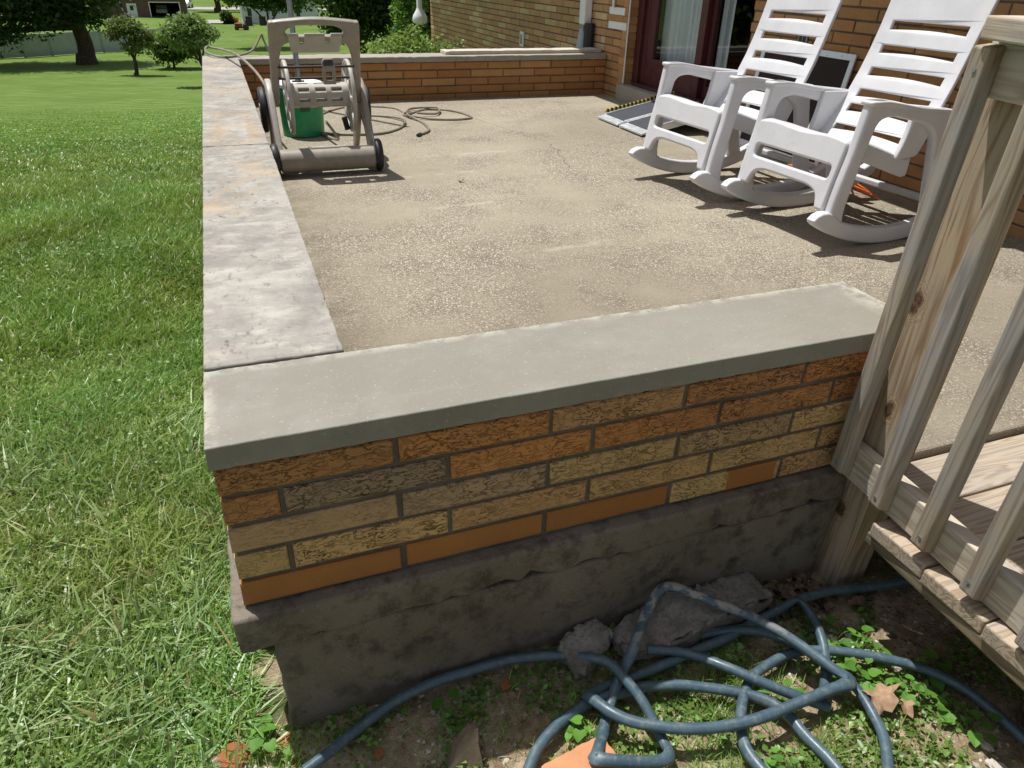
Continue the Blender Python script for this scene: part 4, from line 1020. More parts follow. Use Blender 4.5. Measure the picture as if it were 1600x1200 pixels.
bk_.location = (0.572, -0.332, -0.664); bk_.rotation_euler = (0, 0, R(8)); tag(bk_, 'loose salmon brick half under the blue hose', 'brick')
lim = [(1.30, -0.215, 'pale chip touching the right side of the hose kink below the deck'), (1.335, -0.19, 'pale chip nearest the railing post'), (1.36, -0.225, 'pale chip between the small violet and the deck shadow'),
       (1.32, -0.25, 'pale chip in the middle of the cluster of white stones'), (1.375, -0.26, 'pale chip at the right edge of the white stone cluster'), (1.29, -0.165, 'greyish stone just under the dark hose by the post'),
       (1.345, -0.285, 'pale chip resting above the right run of hose'), (1.405, -0.33, 'small pale stone behind the right run of hose'), (1.385, -0.60, 'large pale stone at the lower right under a violet'),
       (1.30, -0.60, 'flat pale stone at the bottom edge right of the hose'), (1.41, -0.555, 'pale stone half in the deck shadow at lower right')]
for i, (x, y, lb) in enumerate(lim):
    k = random.uniform(0.015, 0.025)
    stone('stone', (x, y, float(zg(x, y)) + 0.007), (k, k * random.uniform(0.6, 1), k * 0.55), random.uniform(0, 6), M['lime'], i + 20, lb, 'stone', 'pale stones among the weeds', sub=3)
for i, (x, y, k, lb) in enumerate(((-0.075, -0.045, 0.040, 'crumbling red clay lump in the grass below the wall corner'), (-0.165, -0.135, 0.075, 'long strip of red clay rubble in the grass left of the corner'), (0.02, -0.045, 0.02, 'small red clay fragment tucked at the base of the foundation corner'))):
    stone('clay_fragment', (x, y, float(zg(x, y)) + 0.002), (k, k * (0.3 if i == 1 else 0.7), k * 0.42), R(60) if i == 1 else R(30 * i), M['clay'], 40 + i, lb, 'rubble')
for i, (x, y, k, lb) in enumerate(((0.50, -0.08, 0.018, 'red clay piece behind the left sweep of hose'), (0.20, -0.14, 0.013, 'red clay piece between the hose and the brown wedge stone'), (0.78, -0.28, 0.012, 'red clay crumb inside the long bow of hose'), (0.90, -0.05, 0.02, 'red clay piece on top of the flat rock by the hose peak'), (0.86, -0.135, 0.014, 'red clay piece in front of the flat rock'))):
    stone('clay_fragment', (x, y, float(zg(x, y)) + (0.045 if x > 0.8 and y > -.1 else 0.002)), (k, k * 0.7, k * 0.5), random.uniform(0, 6), M['clay'], 50 + i, lb, 'rubble', 'red clay bits below the wall', sub=2)

def scatter_chips(n, fn, smin, smax, cols, name, m):
    V = []; T = []; C_ = []
    base = np.array([(1, 0, 0), (0.3, 0.95, 0), (-0.8, 0.6, 0), (-0.8, -0.6, 0), (0.3, -0.95, 0), (0, 0, 0.6)])
    tris = np.array([(0, 1, 5), (1, 2, 5), (2, 3, 5), (3, 4, 5), (4, 0, 5)])
    k = 0
    for i in range(n):
        x, y = fn(); z = float(zg(x, y)); s_ = random.uniform(smin, smax) * random.uniform(0.5, 1); a = random.uniform(0, 6.3)
        ca, sa = math.cos(a), math.sin(a); b = base * s_ * np.array([1, random.uniform(0.5, 1), random.uniform(0.5, 1)]) + RNG.uniform(-.25, .25, (6, 3)) * s_
        bb = np.stack([b[:, 0] * ca - b[:, 1] * sa + x, b[:, 0] * sa + b[:, 1] * ca + y, b[:, 2] + z], 1)
        V.append(bb); T.append(tris + k); k += 6; C_.append(np.tile(np.array(random.choice(cols)) * random.uniform(0.6, 1.1), (6, 1)))
    return tri_mesh(name, np.concatenate(V), np.concatenate(T), np.concatenate(C_), m, shade=False)
g = G('gravel chips', 0.9, 0.2); c, a = g.attr(); g.col(g.mix(g.ramp(g.noise(300, 3), 0.3, 0.7, 0, 0.4), c, (0.1, 0.08, 0.06))); M['chips'] = g.m
def soil_pt():
    while True:
        x = random.uniform(-0.28, 1.9); y = random.uniform(-0.95, 0.0)
        if soilmask(x, y) > random.random() * 1.2: return x, y
def corner_pt():
    return random.gauss(-0.06, 0.08), random.gauss(-0.17, 0.09)
o = scatter_chips(7500, soil_pt, 0.002, 0.0095, [(0.62, 0.58, 0.5), (0.42, 0.33, 0.22), (0.6, 0.56, 0.5), (0.35, 0.15, 0.07), (0.20, 0.15, 0.1), (0.3, 0.24, 0.15)], 'gravel', M['chips'])
tag(o, 'mixed gravel and crumbs of soil below the front wall', 'gravel', kind='stuff')
o = scatter_chips(700, corner_pt, 0.004, 0.014, [(0.62, 0.6, 0.55), (0.55, 0.53, 0.5), (0.38, 0.15, 0.06), (0.45, 0.2, 0.09)], 'gravel', M['chips'])
tag(o, 'white and red rubble chips in the thin grass at the wall corner', 'gravel', kind='stuff')

# ---------------------------------------------------------------- grass, leaves
def blades(n, px, py, h, wd, lean, col_a, col_b, name, label, flatk=1.0):
    n = len(px); z = zg(px, py)
    a = RNG.uniform(0, 2 * np.pi, n); la = RNG.normal(0.6, 1.5, n)
    hh = h * RNG.uniform(0.45, 1.25, n); ww = wd * RNG.uniform(0.55, 1.3, n)
    ln = lean * RNG.uniform(0.2, 1.5, n) * hh
    sx, sy = np.cos(a) * ww / 2, np.sin(a) * ww / 2
    lx, ly = np.cos(la) * ln, np.sin(la) * ln
    rz = hh * np.sqrt(np.clip(1 - (ln / (hh * 1.6)) ** 2, 0.1, 1))
    B = np.stack([px, py, z - 0.004], 1)
    def P(t, wt, up_): return np.stack([B[:, 0] + lx * t * t + sx * wt, B[:, 1] + ly * t * t + sy * wt, B[:, 2] + rz * up_], 1)
    V = np.stack([P(0, -.8, 0), P(0, .8, 0), P(.55, -1, .6), P(.55, 1, .6), P(1, 0, .95)], 1).reshape(-1, 3)
    k = np.arange(n)[:, None] * 5
    T = np.concatenate([k + np.array([[0, 1, 3]]), k + np.array([[0, 3, 2]]), k + np.array([[2, 3, 4]])])
    f = RNG.uniform(0, 1, (n, 1)); c = np.array(col_a) * (1 - f) + np.array(col_b) * f
    pf = dens(px, py, 1.1, 0.7) * 0.5 + dens(px, py, 3.7, 2.1) * 0.5
    c = c * (0.72 + 0.55 * pf)[:, None] * np.stack([0.82 + 0.26 * dens(px, py, 1.9, 4)] + [np.ones(n)] * 2, 1) * np.clip(0.82 + 0.035 * (py - 5), 1, 1.45)[:, None]
    dry = RNG.uniform(0, 1, n) < 0.06
    c[dry] = np.array([0.36, 0.30, 0.13])
    C_ = np.repeat(c, 5, 0)
    o_ = tri_mesh(name, V, T, C_, M['blade'])
    return o_
def leafset(px, py, pz, size, up_bias, cols, name, m, parent=None, elong=1.25):
    """small bent leaves: 2 triangles either side of a midrib"""
    n = len(px)
    nrm = RNG.normal(0, 1, (n, 3)); nrm[:, 2] = np.abs(nrm[:, 2]) + up_bias; nrm /= np.linalg.norm(nrm, axis=1)[:, None]
    t = np.cross(nrm, RNG.normal(0, 1, (n, 3))); t /= np.linalg.norm(t, axis=1)[:, None]; b = np.cross(nrm, t)
    s_ = (size * RNG.uniform(0.5, 1.3, n))[:, None]
    P0 = np.stack([px, py, pz], 1)
    V = np.stack([P0, P0 + t * s_ * .45 * elong + b * s_ * .42 + nrm * s_ * .12, P0 + t * s_ * elong, P0 + t * s_ * .45 * elong - b * s_ * .42 + nrm * s_ * .12], 1).reshape(-1, 3)
    k = np.arange(n)[:, None] * 4
    T = np.concatenate([k + np.array([[0, 1, 2]]), k + np.array([[0, 2, 3]])])
    c = np.array(cols)[RNG.integers(0, len(cols), n)] * RNG.uniform(0.75, 1.25, (n, 1))
    return tri_mesh(name, V, T, np.repeat(c, 4, 0), m, parent, shade=False)
def dens(x, y, f=2.3, s=0.0):
    return 0.5 + 0.5 * np.sin(x * f * 2.1 + 1.3 * np.sin(y * f * 1.7 + s)) * np.cos(y * f * 1.9 + 1.1 * np.sin(x * f * 2.7 + s))
def lawn_pts(n, x0, x1, y0, y1, wmul=3.5):
    px = RNG.uniform(x0, x1, n); py = RNG.uniform(y0, y1, n)
    keep = (px < -0.035) & (px > -1.3 - 0.50 * (py + 0.9)) & (RNG.uniform(0, 1, n) < 1 - soilmask(px, py) * 0.96)
    return px[keep], py[keep]
GA, GB = (0.17, 0.275, 0.045), (0.36, 0.47, 0.13)
parts = []
px, py = lawn_pts(290000, -3.0, -0.03, -0.6, 2.4)
d = dens(px, py, 3.0); k = RNG.uniform(0, 1, len(px)) < 0.35 + 0.65 * d
px, py = px[k], py[k]
o = blades(0, px, py, 0.035 + 0.045 * dens(px, py, 1.7, 2), 0.0048, 1.35, GA, GB, 'grass', ''); tag(o, 'uneven green lawn grass close beside the patio wall', 'grass', kind='stuff')
px, py = lawn_pts(330000, -5.2, -0.03, 2.0, 6.2)
o = blades(0, px, py, 0.045 + 0.045 * dens(px, py, 1.2, 1), 0.0065, 1.1, (0.145, 0.26, 0.035), (0.33, 0.45, 0.10), 'grass', ''); tag(o, 'longer green grass in the middle of the side lawn', 'grass', kind='stuff')
px, py = lawn_pts(520000, -11, -0.03, 5.6, 21); k = RNG.uniform(0, 1, len(px)) < np.clip((21 - py) / 12, 0, 1) ** 3; px, py = px[k], py[k]
o = blades(0, px, py, 0.06 * np.clip((20.5 - py) / 13, 0.12, 1), 0.013, 1.1, (0.15, 0.25, 0.035), (0.31, 0.42, 0.09), 'grass', ''); tag(o, 'mown grass on the slope beyond the patio', 'grass', kind='stuff')
px, py = lawn_pts(620000, -19, -0.03, 10, 42); k = RNG.uniform(0, 1, len(px)) < np.clip((43 - py) / 30, 0, 1) ** 2; px, py = px[k], py[k]
o = blades(0, px, py, 0.055 * np.clip((46 - py) / 30, 0.2, 1), 0.03, 1.2, (0.12, 0.225, 0.03), (0.24, 0.34, 0.07), 'grass', ''); tag(o, 'short mown grass far down the slope', 'grass', kind='stuff')
# long coarse blades lying over the turf near the corner
px, py = lawn_pts(40000, -2.2, -0.05, -0.6, 1.6); k = dens(px, py, 2.2, 3) * np.clip(1.25 - py * 0.7, 0.15, 1) > RNG.uniform(0.1, 1, len(px)); px, py = px[k], py[k]
o = blades(0, px, py, 0.095, 0.0068, 1.55, (0.25, 0.35, 0.12), (0.48, 0.57, 0.29), 'coarse_grass', ''); tag(o, 'long pale coarse blades flopped over the near lawn', 'grass', kind='stuff')
# broad weed leaves in the lawn
px, py = lawn_pts(60000, -2.6, -0.02, -0.6, 3.6)
k = RNG.uniform(0, 1, len(px)) < dens(px, py, 4.2, 5) ** 2 * 0.9
px, py = px[k], py[k]
o = leafset(px, py, zg(px, py) + RNG.uniform(0.008, 0.045, len(px)), 0.014, 1.0, [(0.16, 0.28, 0.06), (0.22, 0.34, 0.10), (0.13, 0.24, 0.05)], 'clover', M['blade'])
tag(o, 'clover and broad weeds scattered through the near lawn', 'weeds', kind='stuff')
# sparse grass on the soil
def tufts(cx, cy, n, r, h):
    px = cx + RNG.normal(0, r, n); py = cy + RNG.normal(0, r, n); return px, py
X1 = []; Y1 = []
for (cx, cy, n, r) in ((0.98, -0.19, 260, 0.03), (0.88, -0.26, 420, 0.05), (1.05, -0.27, 300, 0.035), (0.66, -0.33, 300, 0.04), (0.60, -0.27, 160, 0.03), (1.07, -0.46, 420, 0.04), (0.85, -0.42, 420, 0.05), (1.02, -0.22, 160, 0.02), (-0.04, -0.05, 300, 0.05), (0.03, -0.1, 240, 0.03),
                     (-0.06, -0.2, 320, 0.06), (0.75, -0.14, 100, 0.03), (1.2, -0.5, 200, 0.05), (0.95, -0.55, 300, 0.06), (0.3, -0.1, 160, 0.08), (0.45, -0.16, 200, 0.08), (0.93, -0.3, 220, 0.03), (1.4, -0.48, 100, 0.04)):
    a_, b_ = tufts(cx, cy, n, r, 0); X1.append(a_); Y1.append(b_)
px, py = np.concatenate(X1), np.concatenate(Y1); k = (py < -0.035); px, py = px[k], py[k]
o = blades(0, px, py, 0.04, 0.0024, 1.4, (0.16, 0.26, 0.04), (0.34, 0.46, 0.11), 'grass', ''); tag(o, 'thin tufts of fine grass between the loops of the blue hose', 'grass', kind='stuff')
px = RNG.uniform(0.0, 1.9, 22000); py = RNG.uniform(-0.95, -0.03, 22000); k = dens(px, py, 7, 1) > 0.4; px, py = px[k], py[k]
o = blades(0, px, py, 0.012, 0.0012, 2.2, (0.30, 0.23, 0.12), (0.52, 0.43, 0.26), 'dry_grass', ''); tag(o, 'dead straw strewn over the bare soil', 'dry grass', kind='stuff')
px = RNG.uniform(0.05, 1.7, 17000); py = RNG.uniform(-0.9, -0.03, 17000); k = dens(px, py, 6, 4) > 0.5; px, py = px[k], py[k]
o = leafset(px, py, zg(px, py) + RNG.uniform(0.003, 0.02, len(px)), 0.013, 1.2, [(0.14, 0.26, 0.05), (0.22, 0.36, 0.09), (0.12, 0.2, 0.04)], 'weeds', M['blade'])
tag(o, 'tiny creeping weeds on the soil under the hose', 'weeds', kind='stuff')
# heart-leaved violets, one object a plant
def heart(mb, c, s_, yaw, tilt, roll, col):
    Mx = Matrix.Translation(c) @ Matrix.Rotation(yaw, 4, 'Z') @ Matrix.Rotation(tilt, 4, 'Y') @ Matrix.Rotation(roll, 4, 'X')
    out = [(-0.12, 0.30), (0.0, 0.46), (0.25, 0.50), (0.55, 0.38), (0.82, 0.18), (1.0, 0.0)]
    vs = [(0.0, 0, 0)] + [(0.35, 0, -0.06), (0.7, 0, -0.07), (1.0, 0, -0.02)]
    up_ = [(x, y, 0.10 * y * 2 - 0.05 * (y > .4)) for x, y in out[:-1]]; dn = [(x, -y, z) for x, y, z in up_]
    vs += up_ + dn
    fs = [(0, 5, 4), (0, 6, 5), (0, 1, 6), (1, 7, 6), (1, 2, 7), (2, 8, 7), (2, 3, 8)]
    fs += [tuple(reversed([i if i < 4 else i + 5 for i in f])) for f in fs]
    mb.add([Mx @ (Vector(v) * s_) for v in vs], fs, (*col, 1))
vio = [((1.335, -0.275), 9, 'heart-leaved violet just right of the white chips'), ((1.27, -0.33), 12, 'leafy violet sprawling beside the right loop of hose'), ((1.31, -0.385), 12, 'violet with large bright leaves over the right run of hose'),
       ((1.345, -0.43), 9, 'violet seedling next to the curled dry leaf'), ((1.40, -0.52), 8, 'violet growing at the lower right beside the deck shadow'), ((1.30, -0.225), 7, 'small violet below the railing post'),
       ((-0.005, -0.04), 10, 'broad-leaved violet at the foot of the wall corner'), ((0.66, -0.375), 9, 'violet leaves under the hose next to the salmon brick'), ((0.62, -0.24), 6, 'small violet in the left loop of hose'), ((0.91, -0.50), 8, 'violet clump at the bottom edge between two hose strands'),
       ((1.22, -0.62), 8, 'violet at the bottom right corner of the picture'), ((1.45, -0.38), 8, 'shaded violet below the deck edge'), ((0.36, -0.13), 5, 'dark violet leaves behind the left sweep of hose'), ((1.08, -0.33), 4, 'pair of round leaves between two crossing hoses'), ((0.98, -0.47), 6, 'violet sprig near the bottom centre right')]
for (x, y), n, lb in vio:
    mb = MB()
    for i in range(n + 3):
        a = random.uniform(0, 6.28); r = random.uniform(0.008, 0.05); cx, cy = x + r * math.cos(a), y + r * math.sin(a)
        if cy > -0.035 and cx > 0.03: cy = -0.04
        z = float(zg(cx, cy)) + random.uniform(0.015, 0.045); s_ = random.uniform(0.016, 0.031)
        mb.tube([(x, y, float(zg(x, y))), ((x + cx) / 2, (y + cy) / 2, z - 0.005), (cx, cy, z)], 0.0009, 4, (0.10, 0.2, 0.04, 1), sub=3)
        k = random.uniform(0.7, 1.3)
        heart(mb, (cx, cy, z), s_, a + random.uniform(-.6, .6), random.uniform(-0.1, 0.5), random.uniform(-0.3, 0.3), (0.13 * k, 0.30 * k, 0.045 * k))
    o = mb.build('violet', M['leaf']); tag(o, lb, 'plant', 'violets along the wall')
# dry leaves
def dryleaf(mb, c, s_, rz, col, seed):
    rr = random.Random(seed); pts = []
    n = 14
    for i in range(n):
        a = 2 * math.pi * i / n; r = s_ * (1.0 if i % 3 else 0.62) * rr.uniform(0.75, 1.1) * (0.7 + 0.3 * abs(math.cos(a)))
        pts.append((r * math.cos(a), r * math.sin(a) * 0.75, s_ * 0.32 * math.sin(2 * a + seed) + s_ * rr.uniform(-.12, .12)))
    Mx = Matrix.Translation(c) @ Matrix.Rotation(rz, 4, 'Z')
    mid = [tuple(q * 0.5 for q in p[:2]) + (p[2] * 0.2,) for p in pts]
    vs = [Mx @ Vector((0, 0, 0))] + [Mx @ Vector(m_) for m_ in mid] + [Mx @ Vector(p) for p in pts]
    fs = [(0, 1 + i, 1 + (i + 1) % n) for i in range(n)] + [(1 + i, 1 + n + i, 1 + n + (i + 1) % n, 1 + (i + 1) % n) for i in range(n)]
    mb.add(vs, fs, (*col, 1))
g = G('dry leaf', 0.8, 0.2); c, a = g.attr(); g.col(g.mix(g.ramp(g.noise(70, 4, 0.6), 0.35, 0.65, 0, 0.5), c, (0.14, 0.085, 0.05))); g.bump(g.noise(120, 3), 0.4, 0.002); M['dry'] = g.m
mb = MB(); dryleaf(mb, (1.265, -0.40, -0.640), 0.058, 0.4, (0.42, 0.28, 0.18), 3); dryleaf(mb, (1.30, -0.435, -0.642), 0.03, 1.4, (0.38, 0.24, 0.15), 5)
o = mb.build('dry_leaf', M['dry']); tag(o, 'large curled brown dead leaf inside the right loop of hose', 'leaf')
mb = MB()
for i in range(170):
    x = random.gauss(1.25, 0.14); y = random.uniform(-0.13, -0.035)
    if x > 1.42: y = random.uniform(-0.6, -0.1)
    k = random.uniform(0.5, 1.2); dryleaf(mb, (x, y, float(zg(x, y)) + random.uniform(0.003, 0.03)), random.uniform(0.010, 0.03), random.uniform(0, 6), (0.20 * k, 0.14 * k, 0.10 * k), i)
o = mb.build('leaf_litter', M['dry']); tag(o, 'heap of dead brown leaves between foundation and railing post', 'leaf litter', kind='stuff')
mb = MB(); dryleaf(mb, (1.27, 2.78, -0.306), 0.022, 0.3, (0.2, 0.22, 0.06), 8); o = mb.build('fallen_leaf', M['dry']); tag(o, 'tiny fallen leaf lying alone on the open patio', 'leaf')

# ---------------------------------------------------------------- trees and background
def crown(clumps, n, size, cols, name, parent=None, up_bias=0.2, shell=0.6, drop=0.0, seed=0):
    P = []
    w_ = np.array([c[3] * c[4] * c[5] for c in clumps]); w_ = w_ / w_.sum()
    for c, q in zip(clumps, w_):
        k = max(20, int(n * q)); v = RNG.normal(0, 1, (k, 3)); v /= np.linalg.norm(v, axis=1)[:, None]
        r = (shell + (1 - shell) * RNG.uniform(0, 1, k)) ** 1.0 * RNG.uniform(0.75, 1.08, k)
        lump = 1 + 0.22 * np.sin(v[:, 0] * 5 + c[0] * 3) * np.sin(v[:, 1] * 6 + c[1]) + 0.15 * np.sin(v[:, 2] * 9 + c[2] * 2)
        p = v * (r * lump)[:, None] * np.array(c[3:6]) + np.array(c[:3]); P.append(p)
    P = np.concatenate(P)
    return leafset(P[:, 0], P[:, 1], P[:, 2], size, up_bias, cols, name, M['leaf'], parent, elong=1.4)
def tree(name, label, base, trunk_r, fork, clumps, n, size, cols, cat='tree', group=None, shell=0.5):
    t = thing(name, label, cat, base, 0, group); b = Vector(base)
    mb = MB(); f = Vector(fork)
    mb.tube([b + Vector((0, 0, -0.3)) - b, (f - b) * 0.5 + Vector((trunk_r * .3, 0, 0)), f - b], trunk_r, 12, sub=5, taper=0.75)
    mb.tube([(0, 0, -0.2), (0, 0, 0.0), (0, 0, trunk_r * 1.2)], trunk_r * 1.6, 12, sub=3, taper=0.62)
    for i, c in enumerate(clumps):
        e = Vector(c[:3]) - b; s0 = (f - b)
        mb.tube([s0 * 0.92, s0.lerp(e, 0.45) + Vector((0, 0, (e.z - s0.z) * 0.12)), e], trunk_r * 0.42, 7, sub=4, taper=0.25)
    mb.build('trunk', M['bark'], t)
    o_ = crown([(c[0] - b.x, c[1] - b.y, c[2] - b.z, *c[3:6]) for c in clumps], n, size, cols, 'crown', t, shell=shell)
    return t
OAK = [(0.022, 0.05, 0.014), (0.03, 0.07, 0.016), (0.05, 0.10, 0.02)]
tree('shade_tree', 'huge dark shade tree with a thick trunk in front of the white fence', (-9.15, 64.7, -6.36), 0.62, (-9.2, 64.7, -3.6),
     [(-9, 65, -0.8, 3.2, 3.2, 3.2), (-12.5, 64, -1.6, 3.2, 3, 2.8), (-15.8, 63.5, -3.2, 2.6, 2.4, 1.9), (-17.5, 64, -0.5, 3, 3, 3), (-6.8, 65, -0.9, 1.9, 2.2, 1.7), (-10.5, 66, 3, 4.5, 4, 3.5), (-15, 66, 4, 4.5, 4, 3), (-13.6, 62.5, -4.1, 1.9, 1.5, 1.0), (-8.0, 63, -3.0, 1.7, 1.5, 1.1), (-10.7, 62.6, -3.1, 1.7, 1.5, 1.1), (-16.8, 62, -4.2, 1.6, 1.5, .9)], 42000, 0.26, OAK, shell=0.3)
tree('small_tree', 'small round-headed tree with bronze-tinged leaves on the lawn', (-5.2, 56, -6.15), 0.14, (-5.1, 56, -5.1),
     [(-5.2, 56, -3.3, 1.0, 1.0, 0.65), (-6.1, 56, -3.7, 0.55, 0.6, 0.4), (-4.3, 56, -3.9, 0.85, 0.8, 0.55), (-5.0, 55.5, -4.4, 0.75, 0.7, 0.4), (-5.8, 56.3, -3.1, 0.6, .6, .4)], 4200, 0.15, [(0.13, 0.17, 0.05), (0.17, 0.20, 0.06), (0.15, 0.12, 0.06), (0.09, 0.13, 0.03)], group='small trees on the lawn')
tree('small_tree', 'wide drooping feathery small tree on the lawn beside the patio wall corner', (-0.55, 47.1, -5.71), 0.16, (-0.85, 47, -4.4),
     [(-1.3, 47, -2.65, 1.35, 1.2, 0.55), (-2.3, 47, -3.0, 0.7, .8, .45), (-0.15, 47, -3.0, 0.6, 0.8, 0.35), (-1.75, 46.5, -3.45, 0.65, 0.6, 0.42), (-0.75, 46.4, -3.35, 0.6, 0.6, 0.38), (-1.1, 47, -2.3, 0.9, .8, .35)], 5200, 0.14, [(0.16, 0.23, 0.08), (0.21, 0.29, 0.11), (0.26, 0.34, 0.14)], group='small trees on the lawn')
tree('shrub', 'yellow-green shrub between the two small lawn trees', (-3.0, 60, -6.25), 0.1, (-3.0, 60, -5.6), [(-3.1, 60, -4.9, 1.5, 1.2, 1.0), (-2.0, 60, -4.6, 1.2, 1.2, 1.0)], 5000, 0.2, [(0.12, 0.18, 0.03), (0.08, 0.15, 0.03)], 'shrub')
MID = [(0.04, 0.085, 0.016), (0.06, 0.12, 0.02), (0.09, 0.16, 0.03), (0.03, 0.06, 0.014)]
tree('tree', 'tall leafy tree directly behind the hose reel handle', (9.5, 52, -5.9), 0.4, (9.3, 52, -3.8),
     [(9, 52, -1.0, 3.2, 2.6, 2.8), (6.6, 52, 0.6, 2.4, 2.4, 2.0), (11, 52, -2.4, 2.4, 2.2, 1.9), (8.0, 51, -3.0, 1.8, 1.6, 1.2), (10, 52, 3, 4, 3, 3)], 26000, 0.22, MID, group='trees beyond the back wall', shell=0.3)
tree('tree', 'dark broad tree between the reel and the house corner', (14.6, 50, -5.8), 0.4, (14.4, 50, -4.0),
     [(14.4, 50, -1.0, 3.0, 2.6, 2.8), (16.8, 51, -2.2, 2.6, 2.4, 2.4), (12.4, 49, -2.9, 2.0, 1.8, 1.6), (15.2, 48.6, -3.9, 2.3, 1.5, 1.2), (15, 50, 3, 4, 3, 3)], 26000, 0.22, [(0.03, 0.06, 0.013), (0.045, 0.09, 0.018), (0.02, 0.04, 0.012)], group='trees beyond the back wall', shell=0.3)
tree('tree', 'overhanging tree in front of the white house', (5.2, 78, -6.6), 0.25, (5.1, 78, -4.6),
     [(5.0, 78, -2.6, 2.0, 1.8, 1.0), (2.6, 78, -2.4, 1.8, 1.6, 0.8), (7.2, 78, -2.6, 2.0, 1.8, 1.0), (5, 78, 0, 5, 3, 2)], 12000, 0.25, MID, group='trees beyond the back wall')
tree('tree', 'dark small tree by the far road beyond the white car', (1.2, 137, -6.7), 0.5, (1.2, 137, -4.9),
     [(1.0, 137, -3.9, 1.9, 2, 1.0), (4.2, 137, -3.6, 2.6, 2, 1.2), (-1.0, 137, -3.0, 2, 2, 0.9)], 5000, 0.4, OAK)
tree('hedge_bush', 'rounded light green bush rising behind the back wall by the house', (2.25, 8.6, -1.38), 0.05, (2.25, 8.6, -0.9),
     [(1.95, 8.3, -0.42, 0.34, 0.4, 0.40), (2.3, 8.3, -0.34, 0.42, 0.4, 0.42), (2.68, 8.3, -0.40, 0.36, 0.35, 0.40), (2.15, 8.2, -0.75, 0.6, 0.5, 0.45), (2.65, 8.2, -0.9, 0.5, .45, .4), (2.36, 8.4, 0.02, 0.14, .2, .10)], 22000, 0.034, [(0.20, 0.28, 0.07), (0.26, 0.36, 0.11), (0.30, 0.40, 0.10), (0.13, 0.2, 0.05)], 'bush')
tree('bush', 'bright leafy bush at the house corner beside the flared downspout', (3.6, 14.5, -2.35), 0.05, (3.6, 14.5, -1.6), [(3.75, 14.5, -0.4, 0.4, 0.5, 0.8), (3.8, 14.6, 0.6, 0.4, 0.5, 0.8), (3.7, 14.5, -1.2, 0.4, .5, .6)], 6000, 0.06, [(0.10, 0.2, 0.03), (0.14, 0.27, 0.05)], 'bush')
# far tree belt: one mass
cl = []
for i in range(46):
    x = -75 + i * 3.9 + random.uniform(-1.5, 1.5); y = 205 + random.uniform(-12, 12); cl.append((x, y, -2.0 + random.uniform(-1, 1), 4.2, 3, 4.5)); cl.append((x + 2, y + 8, 6, 5, 4, 6))
o = crown(cl, 42000, 0.8, MID, 'far_woods', None, shell=0.3); tag(o, 'distant line of woods behind the houses', 'woods', kind='stuff')

cl = [(-20 - i * 4.5, 30 + i * 7 + (i % 2) * 4, -1.0 + (i % 3), 4.2, 4, 5.2) for i in range(8)]
o = crown(cl, 14000, 0.5, [(0.03, 0.06, 0.013), (0.05, 0.10, 0.02)], 'side_woods', None, shell=0.3); tag(o, 'wood along the side of the lawn, mirrored in the door glass', 'woods', kind='stuff')
# fence
fn = thing('vinyl_fence', 'long plain white panel fence behind the big shade tree', 'fence', (-9, 77, -6.5))
mb = MB()
for i in range(16):
    x0 = -30 + i * 1.75; y = 66.8 + (x0 + 20) * 0.68
    zb = float(zg(x0 + .9, y)); Mf = Matrix.Translation((x0 + 9, y - 77, zb + 6.5)) @ Matrix.Rotation(math.atan(0.68), 4, 'Z')
    mb.box(0, 2.05, 0, 0.04, 0.03, 1.62, M=Mf)
    mb.box(0, 2.05, -0.02, 0.06, 1.55, 1.66, M=Mf)
mb.build('panel', M['vinyl'], fn, sm=False)
for i in range(16):
    x0 = -30 + i * 1.75; y = 66.8 + (x0 + 20) * 0.68; zb = float(zg(x0, y))
    mb = MB(); mb.box(x0 + 9 - .07, x0 + 9 + .07, y - 77 - .07, y - 77 + .07, zb + 6.4, zb + 8.3); mb.build('post', M['vinyl'], fn, sm=False)

gar = thing('garage_building', 'far brown brick garage with an open bay and a white side door', 'garage', (-8, 124, -6.78))
mb = MB(); mb.box(-6.5, 0.15, 0, 0.3, -.1, 2.6); mb.box(4.0, 4.8, 0, 0.3, -.1, 2.6); mb.box(0.15, 4.0, 0, 0.3, 1.88, 2.6); mb.box(-6.5, -6.2, 0.3, 9, -.1, 2.6); mb.box(4.5, 4.8, .3, 9, -.1, 2.6); mb.box(-6.2, 4.5, 8.7, 9, -.1, 2.6)
mb.build('wall', M['far_brick'], gar, sm=False)
mb = MB(); mb.add([(-7, -.5, 2.6), (5.3, -.5, 2.6), (5.3, 9.5, 2.6), (-7, 9.5, 2.6), (-7, 4.5, 4.6), (5.3, 4.5, 4.6)], [(0, 1, 5, 4), (2, 3, 4, 5), (0, 4, 3), (1, 2, 5), (0, 3, 2, 1)]); mb.build('roof', M['shingle'], gar, sm=False)
mb = MB(); mb.box(-2.85, -1.6, -0.05, 0.02, 0.05, 1.75); dr = mb.build('door', M['white'], gar, sm=False)
mb = MB(); mb.box(-2.45, -2.0, -0.07, -0.04, 0.9, 1.5); mb.build('pane', M['carglass'], dr, sm=False)
mb = MB(); mb.box(0.05, 4.1, -0.05, 0.0, 1.88, 2.0); mb.box(4.0, 4.12, -0.05, 0, 0, 1.88); mb.box(0.03, 0.15, -0.05, 0, 0, 1.88); mb.build('bay_trim', M['white'], gar, sm=False)
mb = MB(); mb.tube([(-3.6, -.1, 2.6), (-3.5, -.1, 1.3), (-3.1, -.1, 0)], 0.06, 6); mb.build('downspout', M['white'], gar)
